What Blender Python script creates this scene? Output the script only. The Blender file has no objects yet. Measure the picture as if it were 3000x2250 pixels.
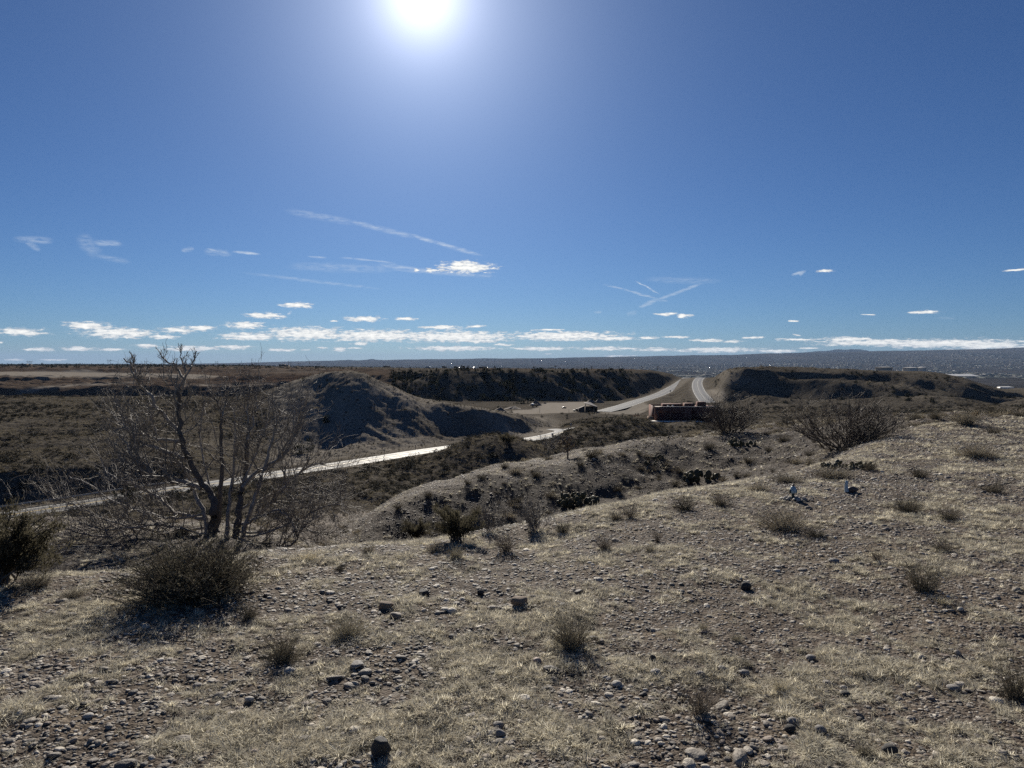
import bpy, bmesh, math, random
import numpy as np
from mathutils import Vector, Matrix, Euler

rng = np.random.default_rng(7)
random.seed(7)
sc = bpy.context.scene
COL = sc.collection

# ------------------------------------------------------------------ camera
EYE = 1.6                      # eye height above the hilltop ground (z = 0)
F, CU, CV, HV = 1536.0, 1106.0, 829.5, 780.0     # focal length and centre in 2212 px wide photo units, eye level row
PITCH = math.atan((CV - HV) / F)
SP, CP = math.sin(PITCH), math.cos(PITCH)
cam = bpy.data.cameras.new('camera')
cam.sensor_width = 36.0
cam.lens = 36.0 * F / 2212.0
cam.clip_start, cam.clip_end = 0.1, 200000.0
cam_ob = bpy.data.objects.new('camera', cam)
COL.objects.link(cam_ob)
cam_ob.location = (0, 0, EYE)
cam_ob.rotation_euler = (math.radians(90) - PITCH, 0, 0)
sc.camera = cam_ob

def ray(u, v):
    xc, yc = (u - CU) / F, (CV - v) / F
    return np.array([xc, CP + yc * SP, -SP + yc * CP])

def P(u, v, y):
    d = ray(u, v); t = y / d[1]
    return (d[0] * t, y, EYE + d[2] * t)

def project(x, y, z):
    z = z - EYE
    f = y * CP - z * SP
    w = y * SP + z * CP
    f = np.maximum(f, 0.05)
    return CU + x / f * F, CV - w / f * F

# ------------------------------------------------------------------ light and sky
SUN_U, SUN_V = 911.0, -12.0
sd = ray(SUN_U, SUN_V); sd = sd / np.linalg.norm(sd)
SUN_EL = math.asin(sd[2]); SUN_AZ = math.atan2(sd[0], sd[1])     # azimuth from +Y towards +X
sun = bpy.data.lights.new('sun', 'SUN')
sun.energy, sun.angle, sun.color = 5.0, math.radians(0.53), (1.0, 0.93, 0.82)
sun_ob = bpy.data.objects.new('sun', sun); COL.objects.link(sun_ob)
sun_ob.rotation_euler = Vector(-sd).to_track_quat('-Z', 'Y').to_euler()
sun_ob.location = (0, 0, 60)

sc.view_settings.view_transform = 'Standard'
sc.view_settings.look = 'None'
sc.view_settings.exposure = 0.5
sc.view_settings.gamma = 1.0
sc.view_settings.use_curve_mapping = False
sc.cycles.use_denoising = False
sc.cycles.max_bounces = 6
sc.cycles.diffuse_bounces = 2
sc.cycles.glossy_bounces = 2
sc.cycles.transmission_bounces = 2
sc.cycles.transparent_max_bounces = 6
sc.cycles.volume_bounces = 0
sc.cycles.sample_clamp_indirect = 4.0

world = bpy.data.worlds.new('World'); sc.world = world; world.use_nodes = True
class NT:
    def __init__(s, nt): s.nt = nt
    def n(s, t, **kw):
        nd = s.nt.nodes.new(t)
        for k, v in kw.items(): setattr(nd, k, v)
        return nd
    def l(s, a, b): s.nt.links.new(a, b)
    def val(s, sock, v):
        if hasattr(v, 'is_output'): s.l(v, sock)
        elif v is not None: sock.default_value = v
    def math(s, op, a, b=None, c=None, clamp=False):
        nd = s.n('ShaderNodeMath', operation=op, use_clamp=clamp)
        for i, x in enumerate((a, b, c)):
            if x is not None: s.val(nd.inputs[i], x)
        return nd.outputs[0]
    def vm(s, op, a, b=None, c=None, out=0):
        nd = s.n('ShaderNodeVectorMath', operation=op)
        for i, x in enumerate((a, b, c)):
            if x is not None: s.val(nd.inputs[i], x)
        return nd.outputs[out]
    def mix(s, f, a, b, blend='MIX'):
        nd = s.n('ShaderNodeMix', data_type='RGBA', blend_type=blend)
        s.val(nd.inputs[0], f); s.val(nd.inputs[6], a); s.val(nd.inputs[7], b)
        return nd.outputs[2]
    def ramp(s, f, stops, mode='LINEAR'):
        nd = s.n('ShaderNodeValToRGB'); cr = nd.color_ramp; cr.interpolation = mode
        while len(cr.elements) < len(stops): cr.elements.new(0.5)
        for e, (p, c) in zip(cr.elements, stops):
            e.position = p; e.color = c if len(c) == 4 else (*c, 1)
        s.val(nd.inputs[0], f)
        return nd.outputs[0]
    def mapr(s, f, a, b, c=0.0, d=1.0, smooth=False):
        nd = s.n('ShaderNodeMapRange', interpolation_type='SMOOTHSTEP' if smooth else 'LINEAR')
        s.val(nd.inputs[0], f)
        for i, x in enumerate((a, b, c, d)): nd.inputs[i + 1].default_value = x
        return nd.outputs[0]
    def noise(s, vec, scale, detail=4.0, rough=0.55, out=0):
        nd = s.n('ShaderNodeTexNoise'); s.val(nd.inputs['Vector'], vec)
        nd.inputs['Scale'].default_value = scale; nd.inputs['Detail'].default_value = detail
        nd.inputs['Roughness'].default_value = rough
        return nd.outputs[out]
    def voro(s, vec, scale, out='Distance', feature='F1', rnd=1.0):
        nd = s.n('ShaderNodeTexVoronoi', feature=feature); s.val(nd.inputs['Vector'], vec)
        nd.inputs['Scale'].default_value = scale; nd.inputs['Randomness'].default_value = rnd
        return nd.outputs[out]

W = NT(world.node_tree); W.nt.nodes.clear()
sky = W.n('ShaderNodeTexSky', sky_type='NISHITA', sun_disc=False)
sky.sun_elevation, sky.sun_rotation = SUN_EL, SUN_AZ
sky.altitude, sky.air_density, sky.dust_density, sky.ozone_density = 1700.0, 1.0, 0.7, 2.5
tc = W.n('ShaderNodeTexCoord')
D = W.vm('NORMALIZE', tc.outputs['Generated'])
sky_c = W.mix(1.0, sky.outputs[0], SKY_TINT if 'SKY_TINT' in globals() else (0.312, 0.498, 0.76, 1), 'MULTIPLY')
# glow round the sun: air scatter plus lens glare, painted into the sky
cs = W.vm('DOT_PRODUCT', D, tuple(float(a) for a in sd), out=1)
ang = W.math('ARCCOSINE', W.math('MINIMUM', cs, 0.9999999))
deg = W.math('MULTIPLY', ang, 57.29578)
g1 = W.math('EXPONENT', W.math('MULTIPLY', W.math('POWER', W.math('DIVIDE', deg, 2.9), 2.0), -1.0))
g2 = W.math('EXPONENT', W.math('MULTIPLY', W.math('DIVIDE', deg, 4.7), -1.0))
g3 = W.math('EXPONENT', W.math('MULTIPLY', W.math('DIVIDE', deg, 17.0), -1.0))
GLOW = [(g1, (6.5, 6.2, 6.0)), (g2, (11.5, 11.9, 13.6)), (g3, (.8, 1.0, 1.5))]
acc = sky_c
for g, c in GLOW:
    cc = W.vm('SCALE', c, None); cc.node.inputs[3].default_value = 1.0
    W.l(g, cc.node.inputs[3])
    acc = W.vm('ADD', acc, cc)
# clouds, laid out by azimuth and elevation
sep = W.n('ShaderNodeSeparateXYZ'); W.l(D, sep.inputs[0])
az = W.math('ARCTAN2', sep.outputs[0], sep.outputs[1]); el = W.math('ARCSINE', sep.outputs[2])
cmb = W.n('ShaderNodeCombineXYZ'); W.l(az, cmb.inputs[0]); W.l(el, cmb.inputs[1])
AE = cmb.outputs[0]
def azel(u, v):
    d = ray(u, v); d = d / np.linalg.norm(d)
    return math.atan2(d[0], d[1]), math.asin(d[2])
cum = []
for x0, x1, y0, y1 in [(0,185,610,637),(285,470,583,612),(370,655,610,647),(640,770,638,652),(700,830,603,626),(815,925,597,617),(1075,1215,543,563),
        (1220,1345,498,516),(1910,2120,324,365),(1940,2060,318,345),(1840,1885,350,366),(1785,1808,350,364),(985,1130,582,608),(1505,1640,557,578),(1715,1795,560,573),
        (960,1190,629,657),(1150,1500,608,656),(1400,1850,618,662),(1700,2212,622,665),(1830,1990,597,611),(2025,2090,594,604),(115,240,693,706),(270,410,688,704),(440,535,694,704),
        (585,695,675,690),(710,930,686,706),(930,1080,683,698),(1160,1270,695,706),(1290,1330,698,706),(1365,1410,686,696),(1440,1500,691,706),(1510,1560,688,697),
        (1520,1580,669,680),(1790,2130,686,703),(2135,2205,674,683),(30,110,741,750),(175,305,742,748),(1985,2150,655,670),(1425,1458,573,579),(0,22,664,671)]:
    cum.append((x0 * .5, x1 * .5, 405.4 + y0 * .5, 405.4 + y1 * .5))
for x0, x1, y0, y1 in [(0,455,622,660),(330,535,642,660),(100,210,612,618),(555,635,642,654),(655,750,640,650),(785,910,653,667),(920,1000,660,671),(1000,1080,643,652),
        (1160,1320,649,661),(1350,1560,645,665),(1330,1800,654,684),(1560,2180,652,692),(1900,2230,662,702),(0,240,688,702),(290,540,687,703),(545,700,693,706),(720,1050,690,712),
        (1050,1230,700,712),(1320,1385,353,367),(2140,2230,347,362),(625,705,541,553),(705,772,544,562),(1725,1835,529,545),(1200,1230,573,581),(1510,1565,546,552),(1215,1240,633,641),
        (1230,1330,690,697),(380,520,724,730),(140,170,716,722)]:
    cum.append((1106 + x0 * .5, 1106 + x1 * .5, 405.4 + y0 * .5, 405.4 + y1 * .5))
wn = W.n('ShaderNodeTexNoise'); wn.inputs['Scale'].default_value = 1.0; wn.inputs['Detail'].default_value = 4.0
W.l(W.vm('MULTIPLY', AE, (55, 260, 1)), wn.inputs['Vector'])
warp = W.vm('MULTIPLY', W.vm('SUBTRACT', wn.outputs['Color'], (0.5, 0.5, 0.5)), (0.022, 0.0034, 0))
AW = W.vm('ADD', AE, warp)
def union(vec, shapes):
    d = None
    for u0, u1, v0, v1 in shapes:
        a0, e1 = azel(u0, v1); a1, e0 = azel(u1, v0)
        ca, ce = (a0 + a1) / 2, (e0 + e1) / 2
        ra, re = max((a1 - a0) / 2, 1e-4), max(abs(e0 - e1) / 2, 1e-4)
        ln = W.vm('LENGTH', W.vm('MULTIPLY_ADD', vec, (1 / ra, 1 / re, 0), (-ca / ra, -ce / re, 0)), out=1)
        d = ln if d is None else W.math('MINIMUM', d, ln)
    return d
dist = union(AW, cum)
fine = W.noise(W.vm('MULTIPLY', AE, (85, 330, 1)), 1.0, 6.0, 0.68)
dens = W.math('ADD', W.math('SUBTRACT', 1.3, dist), W.math('MULTIPLY', W.math('SUBTRACT', fine, 0.5), 3.3))
cov = W.mapr(dens, -0.12, 0.75, 0.0, 0.96, True)
bright = W.noise(W.vm('MULTIPLY', W.vm('ADD', AE, (0.3, 0.0025, 0)), (110, 420, 1)), 1.0, 4.0, 0.6)
ccol = W.ramp(W.math('ADD', bright, W.math('MULTIPLY', W.math('SUBTRACT', dens, 0.6), 0.22)),
              [(0.3, (7.4, 7.9, 8.6)), (0.5, (13, 13, 12.6)), (0.72, (17, 16.6, 15.6))])
# cirrus wisps and contrails: rotated strokes (u0, v0, u1, v1, half width, opacity)
strokes = []
def st4(x0, y0, x1, y1, w, o, off=0.0): strokes.append((off + x0 * .5, 405.4 + y0 * .5, off + x1 * .5, 405.4 + y1 * .5, w * .5, o))
st4(1240,100,1540,152,18,.30); st4(1500,142,1800,215,14,.42); st4(1760,200,2075,292,11,.62)
st4(60,222,230,228,16,.36); st4(110,228,172,272,14,.36); st4(345,205,420,295,34,.26); st4(400,236,525,242,14,.45); st4(400,290,565,322,14,.24)
st4(785,272,840,262,11,.45); st4(880,275,1000,285,17,.36); st4(1000,276,1125,288,7,.75); st4(890,264,940,272,6,.5)
st4(1250,338,1700,352,24,.24); st4(1470,302,1700,322,6,.5); st4(1640,330,1900,370,15,.45); st4(1680,352,2130,384,11,.4); st4(1330,297,1410,301,5,.45); st4(1060,368,1640,436,9,.26)
st4(2040,380,2130,384,12,.3)
st4(535,404,642,462,4,.75,1106); st4(395,418,520,448,6,.4,1106); st4(500,446,625,480,7,.6,1106); st4(620,488,675,490,7,.3,1106)
st4(550,518,640,478,11,.5,1106); st4(620,488,820,412,9,.52,1106); st4(580,396,900,404,17,.2,1106); st4(1205,378,1268,362,7,.8,1106); st4(1240,378,1266,364,8,.7,1106)
st4(495,548,540,540,14,.25,1106); st4(1245,552,1262,532,7,.8); st4(350,538,388,538,6,.4,1106); st4(1830,562,1920,566,6,.12,1106)
sw = W.vm('MULTIPLY', W.vm('SUBTRACT', wn.outputs['Color'], (0.5, 0.5, 0.5)), (0.007, 0.0032, 0))
AS = W.vm('ADD', AE, sw)
sacc = None
for u0, v0, u1, v1, hw, o in strokes:
    a0, e0 = azel(u0, v0); a1, e1 = azel(u1, v1)
    dx, dy = a1 - a0, e1 - e0; L = math.hypot(dx, dy); tx, ty = dx / L, dy / L
    rl, rw = L * 0.56, hw / F
    ca, ce = (a0 + a1) / 2, (e0 + e1) / 2
    p = W.math('ADD', W.vm('DOT_PRODUCT', AS, (tx / rl, ty / rl, 0), out=1), -(ca * tx + ce * ty) / rl)
    q = W.math('ADD', W.vm('DOT_PRODUCT', AS, (-ty / rw, tx / rw, 0), out=1), -(-ca * ty + ce * tx) / rw)
    r2 = W.math('ADD', W.math('POWER', W.math('ABSOLUTE', p), 4.0), W.math('MULTIPLY', q, q))
    f = W.math('MULTIPLY', W.math('POWER', W.math('SUBTRACT', 1.0, r2, clamp=True), 1.6), o)
    sacc = f if sacc is None else W.math('MAXIMUM', sacc, f)
streak = W.mapr(W.noise(W.vm('MULTIPLY', AE, (70, 330, 1)), 1.0, 5.0, 0.65), 0.36, 0.64, 0.08, 1.0)
cir = W.math('MULTIPLY', sacc, W.math('MULTIPLY', streak, 1.15), clamp=True)
acc = W.mix(cir, acc, (9, 10.2, 11.8, 1))
acc = W.mix(cov, acc, ccol)
bg = W.n('ShaderNodeBackground'); W.l(acc, bg.inputs[0]); bg.inputs[1].default_value = 0.05
out = W.n('ShaderNodeOutputWorld'); W.l(bg.outputs[0], out.inputs[0])
world.cycles.sampling_method = 'MANUAL'; world.cycles.sample_map_resolution = 512

# ------------------------------------------------------------------ tagging helpers
def tag(o, label=None, cat=None, group=None, kind=None):
    if label: o['label'] = label
    if cat: o['category'] = cat
    if group: o['group'] = group
    if kind: o['kind'] = kind
    return o
def link(o, parent=None):
    COL.objects.link(o)
    if parent: o.parent = parent
    return o
def empty(name, loc, rz=0.0):
    o = bpy.data.objects.new(name, None); link(o); o.location = loc; o.rotation_euler = (0, 0, rz)
    o.empty_display_size = 0.1
    return o
def mesh_np(name, verts, faces, mats=None, smooth=False, mi=None):
    """faces: (n,3)/(n,4) array or list of such arrays"""
    me = bpy.data.meshes.new(name)
    fl = [faces] if isinstance(faces, np.ndarray) else list(faces)
    fl = [np.asarray(f, dtype=np.int32) for f in fl if len(f)]
    verts = np.asarray(verts, dtype=np.float32)
    me.vertices.add(len(verts)); me.vertices.foreach_set('co', verts.ravel())
    loops = np.concatenate([f.ravel() for f in fl]); cnt = np.concatenate([np.full(len(f), f.shape[1]) for f in fl])
    me.loops.add(len(loops)); me.loops.foreach_set('vertex_index', loops)
    me.polygons.add(len(cnt))
    st = np.concatenate([[0], np.cumsum(cnt)[:-1]]).astype(np.int32)
    me.polygons.foreach_set('loop_start', st)
    if smooth: me.polygons.foreach_set('use_smooth', np.ones(len(cnt), dtype=bool))
    if mats is not None:
        for m in (mats if isinstance(mats, (list, tuple)) else [mats]): me.materials.append(m)
    if mi is not None: me.polygons.foreach_set('material_index', np.asarray(mi, dtype=np.int32))
    me.update(calc_edges=True)
    return me
def obj(name, me, parent=None, loc=None):
    o = bpy.data.objects.new(name, me); link(o, parent)
    if loc is not None: o.location = loc
    return o

# ------------------------------------------------------------------ noise
def _hash(ix, iy, seed):
    h = (ix.astype(np.int64) * 374761393 + iy.astype(np.int64) * 668265263 + seed * 1442695041) & 0xffffffff
    h = ((h ^ (h >> 13)) * 1274126177) & 0xffffffff
    return ((h ^ (h >> 16)) & 0xffff) / 65535.0
def vnoise(x, y, seed=0):
    ix, iy = np.floor(x), np.floor(y); fx, fy = x - ix, y - iy
    fx = fx * fx * fx * (fx * (fx * 6 - 15) + 10); fy = fy * fy * fy * (fy * (fy * 6 - 15) + 10)
    a, b = _hash(ix, iy, seed), _hash(ix + 1, iy, seed)
    c, d = _hash(ix, iy + 1, seed), _hash(ix + 1, iy + 1, seed)
    return (a + (b - a) * fx) * (1 - fy) + (c + (d - c) * fx) * fy - 0.5      # -.5 .. .5
def fbm(x, y, seed=0, oct=4, rough=0.5):
    s, a = 0, 1.0
    for k in range(oct):
        s = s + a * vnoise(x * 2 ** k + 17.3 * k, y * 2 ** k - 9.1 * k, seed + k); a *= rough
    return s

# ------------------------------------------------------------------ terrain control lines: (u, v, distance)
LAY = [
 # 0 behind the camera, 1 feet
 'flat:-5.4', 'flat:2.5',
 # 2 lip of the hilltop
 [(-300,1300,4.7),(0,1276,5.0),(300,1255,5.3),(560,1217,5.7),(800,1200,5.9),(950,1180,6.2),(1100,1150,6.8),(1300,1108,7.6),(1450,1078,8.3),(1600,1052,9.2),(1750,1025,10.5),(1900,985,12.5),(2050,940,15.5),(2212,905,20),(2500,880,25)],
 # 3 gully behind the lip
 [(-300,1270,7.5),(0,1262,7.8),(300,1246,8),(560,1236,8.6),(700,1232,11),(800,1216,12.2),(950,1196,12.9),(1100,1160,13.5),(1250,1125,14.2),(1450,1082,15.6),(1600,1048,15.4),(1750,995,15.8),(1900,935,18.5),(2050,912,20.8),(2212,897,24.5),(2500,877,30)],
 # 4 crest of the pebbled spur
 [(-300,1160,12.5),(0,1150,12.5),(300,1150,12.5),(460,1152,12.4),(600,1165,12.8),(700,1186,13.2),(740,1176,13.5),(800,1130,14),(880,1085,14.8),(960,1055,15.5),(1100,1012,16.8),(1200,1000,17.5),(1300,985,18.5),(1440,955,20),(1600,943,21),(1750,925,22.5),(1900,908,24.5),(2050,897,26.5),(2212,888,29),(2500,872,36)],
 # 5 trough behind the spur
 [(-300,1150,36),(0,1135,36),(300,1128,40),(500,1120,55),(600,1118,68),(740,1112,86),(800,1104,95),(900,1080,110),(1100,1040,125),(1300,1010,140),(1440,975,150),(1600,968,120),(1800,950,90),(2000,932,75),(2212,918,75),(2500,910,75)],
 # 6 bank and low ridges this side of the road
 [(-300,1190,80),(0,1133,91),(300,1088,104),(500,1060,115),(700,1026,127),(820,1009,137),(900,996,145),(960,983,149),(990,968,151),(1025,955,153),(1078,946,155),(1100,947,155),(1145,962,155),(1180,973,157),(1225,944,178),(1278,923,184),(1313,920,188),(1353,904,204),(1390,908,206),(1425,929,206),(1465,944,203),(1600,940,195),(1900,920,190),(2212,905,190),(2500,895,190)],
 # 7 road line
 [(-300,1165,89.8),(60,1107,105.7),(333,1064,121.7),(500,1040,133),(737,1003,155),(900,977,175.4),(979,966,186),(1060,958,194),(1121,951,202),(1200,939,217),(1276,921,240),(1350,922,243),(1430,916,226),(1500,914,226),(1600,922,226),(1900,905,226),(2212,893,226),(2500,885,226)],
 # 8 foot of the hill, bank top on the left, building shelf
 [(-300,1020,115),(0,1012,125),(200,1000,133),(400,985,145),(550,985,163),(650,990,172),(740,968,181),(820,950,187),(900,940,196),(979,935,206),(1060,930,213),(1121,928,219),(1200,930,233),(1276,914,255),(1350,911,258),(1414,909,245),(1500,909,245),(1560,909,246),(1650,915,246),(1900,900,250),(2212,888,250),(2500,880,250)],
 # 9 hill crest, field edge
 [(-300,862,300),(0,858,300),(300,858,300),(480,861,285),(553,852,258),(633,825,242),(702,806,233),(753,802,229),(782,805,229),(814,821,230),(846,835,231),(886,852,223),(953,872,221.5),(1020,882,221.5),(1073,893,223.5),(1143,909,230),(1204,930,241),(1276,909,275),(1350,905,285),(1414,905,268),(1500,900,275),(1560,898,275),(1650,900,275),(1900,893,280),(2212,884,280),(2500,878,280)],
 # 10 pit floor, yard near side
 [(-300,885,420),(0,885,420),(300,885,420),(550,888,420),(750,888,420),(900,893,430),(1000,897,440),(1065,892,455),(1150,891.5,460),(1250,890,470),(1330,890,470),(1420,884,430),(1530,870,430),(1650,878,400),(1900,888,360),(2212,886,340),(2500,880,340)],
 # 11 foot of pit wall / cliff / mesa
 [(-300,866,540),(0,864,545),(300,862,550),(550,860,555),(750,858,560),(860,862,575),(1000,866,588),(1100,868,592),(1250,868,594),(1330,866,598),(1400,862,585),(1440,864,570),(1461,858,600),(1485,846,640),(1520,848,600),(1560,862,520),(1700,868,490),(1900,873,465),(2060,872,450),(2212,868,430),(2500,866,430)],
 # 12 first terrace edge / lower cliff
 [(-300,838,562),(0,834,566),(300,833,572),(550,830,578),(750,824,584),(860,845,592),(1000,852,602),(1100,855,606),(1250,855,608),(1330,853,612),(1400,850,630),(1440,847,675),(1461,844,690),(1485,834,720),(1520,838,650),(1560,850,532),(1700,852,506),(1900,858,480),(2060,858,462),(2212,860,470),(2500,860,470)],
 # 13 terrace back / mid cliff
 [(-300,828,690),(0,823,690),(300,823,690),(550,822,690),(750,819,690),(860,826,612),(1000,834,616),(1100,837,620),(1250,837,622),(1330,836,628),(1400,836,662),(1440,836,735),(1461,833.5,758),(1485,827,790),(1520,830,700),(1560,833,545),(1700,833,522),(1900,838,494),(2060,846,474),(2212,856,520),(2500,856,520)],
 # 14 second bench edge / upper cliff
 [(-300,817,704),(0,815,706),(300,817,706),(450,816,706),(550,812,712),(750,811,720),(860,812,630),(1000,816,632),(1100,817,636),(1250,818,640),(1330,819,648),(1400,821,700),(1440,823,785),(1461,823,830),(1485,820.5,850),(1520,820,800),(1560,814,558),(1700,811,536),(1900,817,508),(2060,832,488),(2130,845,500),(2212,853,560),(2500,852,560)],
 # 15 rim: bench back / cliff top / mesa rim / road crest
 [(-300,806,940),(0,803,960),(300,806,960),(550,805,960),(750,806.5,940),(860,804,660),(1000,801.5,652),(1100,801.5,656),(1250,802.5,660),(1330,803.5,672),(1400,806,745),(1440,811,840),(1461,814,875),(1485,816,905),(1515,816,900),(1535,815,860),(1548,808,640),(1580,797,572),(1620,793.5,552),(1700,793.5,552),(1800,797,548),(1900,804.5,540),(2000,809,540),(2060,815,540),(2100,826,520),(2150,842,530),(2212,849,620),(2500,848,620)],
 # 16 just behind the rim
 [(-300,797,985),(0,796,990),(300,797,990),(550,798,1000),(750,800,1000),(860,802.5,760),(1000,799.5,730),(1100,799.5,735),(1250,800,740),(1330,801,760),(1400,803,820),(1440,809,880),(1485,816.6,960),(1515,816.6,960),(1535,817,940),(1548,812,760),(1580,800,680),(1620,796,640),(1700,795,640),(1800,798,640),(1900,804,620),(2000,808,620),(2060,815,600),(2100,827,575),(2150,843,590),(2212,845,700),(2500,845,700)],
 # 17 plateau
 [(-300,790,1900),(0,789.5,1900),(300,790,1900),(550,791,1900),(750,793.5,1900),(860,795,1500),(1000,796.5,1300),(1250,797.5,1150),(1400,800,1100),(1440,806,1150),(1485,819,1300),(1515,821,1300),(1540,821,1300),(1580,806,1000),(1650,799,1000),(1800,800.5,1080),(1900,802.3,1080),(2000,804,1080),(2060,813,1000),(2150,838,900),(2212,840,1100),(2500,840,1100)],
 # 18 plateau end
 [(-300,788.3,3200),(0,788.3,3200),(300,788.3,3200),(550,790,3000),(750,793.5,2500),(860,795.5,2100),(1000,797,1700),(1250,798,1450),(1400,801,1400),(1485,826,1900),(1540,828,1900),(1580,822,1500),(1650,808,1400),(1800,803.5,1350),(1900,804,1350),(2000,806,1350),(2060,818,1400),(2150,838,1500),(2212,838,1900),(2500,838,1900)],
 # 19 drop to the valley
 [(-300,806,5200),(0,806,5200),(550,808,5000),(900,815,4500),(1400,826,4000),(1500,832,4000),(1700,834,3900),(2212,833,4000),(2500,833,4000)],
 [(-300,801,9000),(300,801,9000),(900,802,9000),(1500,803,9000),(2212,806,8000),(2500,806,8000)],
 [(-300,793,15000),(300,793,15000),(900,791,15000),(1500,786,15000),(1800,783,13500),(2212,781,12000),(2500,780,12000)],
 # 22 far mesa skyline
 [(-300,787,24000),(0,786.5,24000),(300,786,24000),(420,785.2,24000),(500,784,24000),(600,781.5,24000),(700,779.5,24000),(850,777.5,24000),(1000,775.2,23500),(1150,773.8,23000),(1300,771.8,22000),(1400,769.8,22000),(1500,768,21500),(1700,763,21000),(1900,759,20500),(2100,755,20000),(2212,752.5,20000),(2500,747,20000)],
 [(-300,792,26000),(300,790,26000),(900,784,26000),(1500,774,24500),(2212,760,23000),(2500,758,23000)],
 [(-300,800,60000),(2500,800,60000)],
]
Y0 = 6.0
def pchip1(x, y, xq):
    x = np.asarray(x, float); y = np.asarray(y, float)
    h = np.diff(x); dl = np.diff(y) / h
    m = np.zeros_like(y)
    if len(x) > 2:
        w1, w2 = 2 * h[1:] + h[:-1], h[1:] + 2 * h[:-1]
        ok = dl[:-1] * dl[1:] > 0
        with np.errstate(divide='ignore', invalid='ignore'):
            mm = (w1 + w2) / (w1 / dl[:-1] + w2 / dl[1:])
        m[1:-1] = np.where(ok, mm, 0)
    m[0], m[-1] = dl[0], dl[-1]
    xq = np.clip(xq, x[0], x[-1])
    i = np.clip(np.searchsorted(x, xq, side='right') - 1, 0, len(h) - 1)
    t = (xq - x[i]) / h[i]
    h00 = (1 + 2 * t) * (1 - t) ** 2; h10 = t * (1 - t) ** 2; h01 = t * t * (3 - 2 * t); h11 = t * t * (t - 1)
    return h00 * y[i] + h10 * h[i] * m[i] + h01 * y[i + 1] + h11 * h[i] * m[i + 1]

# columns s = x / (y + 6), rows at constant y
s_in = np.linspace(-0.76, 0.76, 600)
SCOL = np.concatenate([np.linspace(-1.3, -0.775, 36), s_in, np.linspace(0.775, 1.3, 36)])
def lg(a, b, n): return np.exp(np.linspace(math.log(a + Y0), math.log(b + Y0), n, endpoint=False)) - Y0
YROW = np.concatenate([lg(-5.4, 2.5, 14), lg(2.5, 30, 190), lg(30, 100, 70), lg(100, 300, 235), lg(300, 540, 110), lg(540, 1000, 150), lg(1000, 26000, 100), lg(26000, 60000, 5)])
NS, NR = len(SCOL), len(YROW)
KQ, KZ = [], []
for L in LAY:
    if isinstance(L, str):
        y = float(L.split(':')[1]); KQ.append(np.full(NS, math.log(y + Y0))); KZ.append(np.zeros(NS)); continue
    pts = np.array([P(*a) for a in L]); s = pts[:, 0] / (pts[:, 1] + Y0)
    o = np.argsort(s); s, pts = s[o], pts[o]
    KQ.append(pchip1(s, np.log(pts[:, 1] + Y0), SCOL)); KZ.append(pchip1(s, pts[:, 2], SCOL))
KQ, KZ = np.array(KQ), np.array(KZ)
for k in range(1, len(KQ)): KQ[k] = np.maximum(KQ[k], KQ[k - 1] + 0.012)
QROW = np.log(YROW + Y0)
Z = np.empty((NR, NS)); KK = np.empty((NR, NS))
kidx = np.arange(len(KQ))
for j in range(NS):
    Z[:, j] = pchip1(KQ[:, j], KZ[:, j], QROW)
    KK[:, j] = np.interp(QROW, KQ[:, j], kidx)          # which control layer the row lies in
Yg = np.repeat(YROW[:, None], NS, 1); Xg = SCOL[None, :] * (Yg + Y0)
U0, V0 = project(Xg, Yg, Z)
def smooth(a, b, x):
    t = np.clip((x - a) / (b - a), 0, 1); return t * t * (3 - 2 * t)

# --- relief: lumps whose size grows with the distance band they belong to
def band(lo, hi, soft=0.35): return smooth(lo * (1 - soft), lo * (1 + soft), Yg) * (1 - smooth(hi * (1 - soft), hi * (1 + soft), Yg))
near = 1 - smooth(40, 80, Yg)
Z += near * (fbm(Xg * .9, Yg * .9, 3, 4) * .055 + fbm(Xg * 5, Yg * 5, 5, 3, .6) * .022)
Z += band(14, 60) * fbm(Xg * .35, Yg * .35, 8, 3) * .22
SPUR = smooth(2.8, 3.1, KK) * (1 - smooth(4.1, 4.6, KK))
Z += SPUR * (fbm(Xg * 1.4, Yg * 1.4, 9, 3, .6) * .10 - .035 * np.abs(vnoise((Xg * .8 + Yg) * .9, Yg * .15, 10)) * 4 + .05)
mid = band(60, 1000)
HM = smooth(7.1, 7.7, KK) * (1 - smooth(9.6, 10.2, KK)) * smooth(540, 640, U0) * (1 - smooth(1180, 1230, U0))
Z += mid * (fbm(Xg / 7.0, Yg / 7.0, 11, 4, .55) * .75) * (1 - .62 * HM)
Z += band(60, 330) * fbm(Xg / 2.2, Yg / 2.2, 13, 2, .6) * (.28 + .25 * HM)
Z += band(35, 230) * fbm(Xg / 22.0, Yg / 22.0, 12, 3) * 1.3 * (1 - .85 * HM) * smooth(0, 12, np.abs(KK - 7) * 12)
far = band(330, 3500)
pitm = (1 - smooth(820, 900, U0)) * (KK > 10) * (KK < 17.2)
Z += far * fbm(Xg / 40.0, Yg / 40.0, 21, 4, .55) * 2.0 * (1 - .5 * pitm) * (1 - ((KK > 9.6) & (KK < 11.2) & (U0 > 1000) & (U0 < 1420)))
Z += pitm * (np.abs(fbm(Xg / 26.0, Yg / 14.0, 31, 3, .6)) * 4.5 - 1.0) * ((KK < 14.2) | (KK > 15.6))
Z += band(3500, 30000) * fbm(Xg / 900.0, Yg / 900.0, 41, 4) * 26
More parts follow.
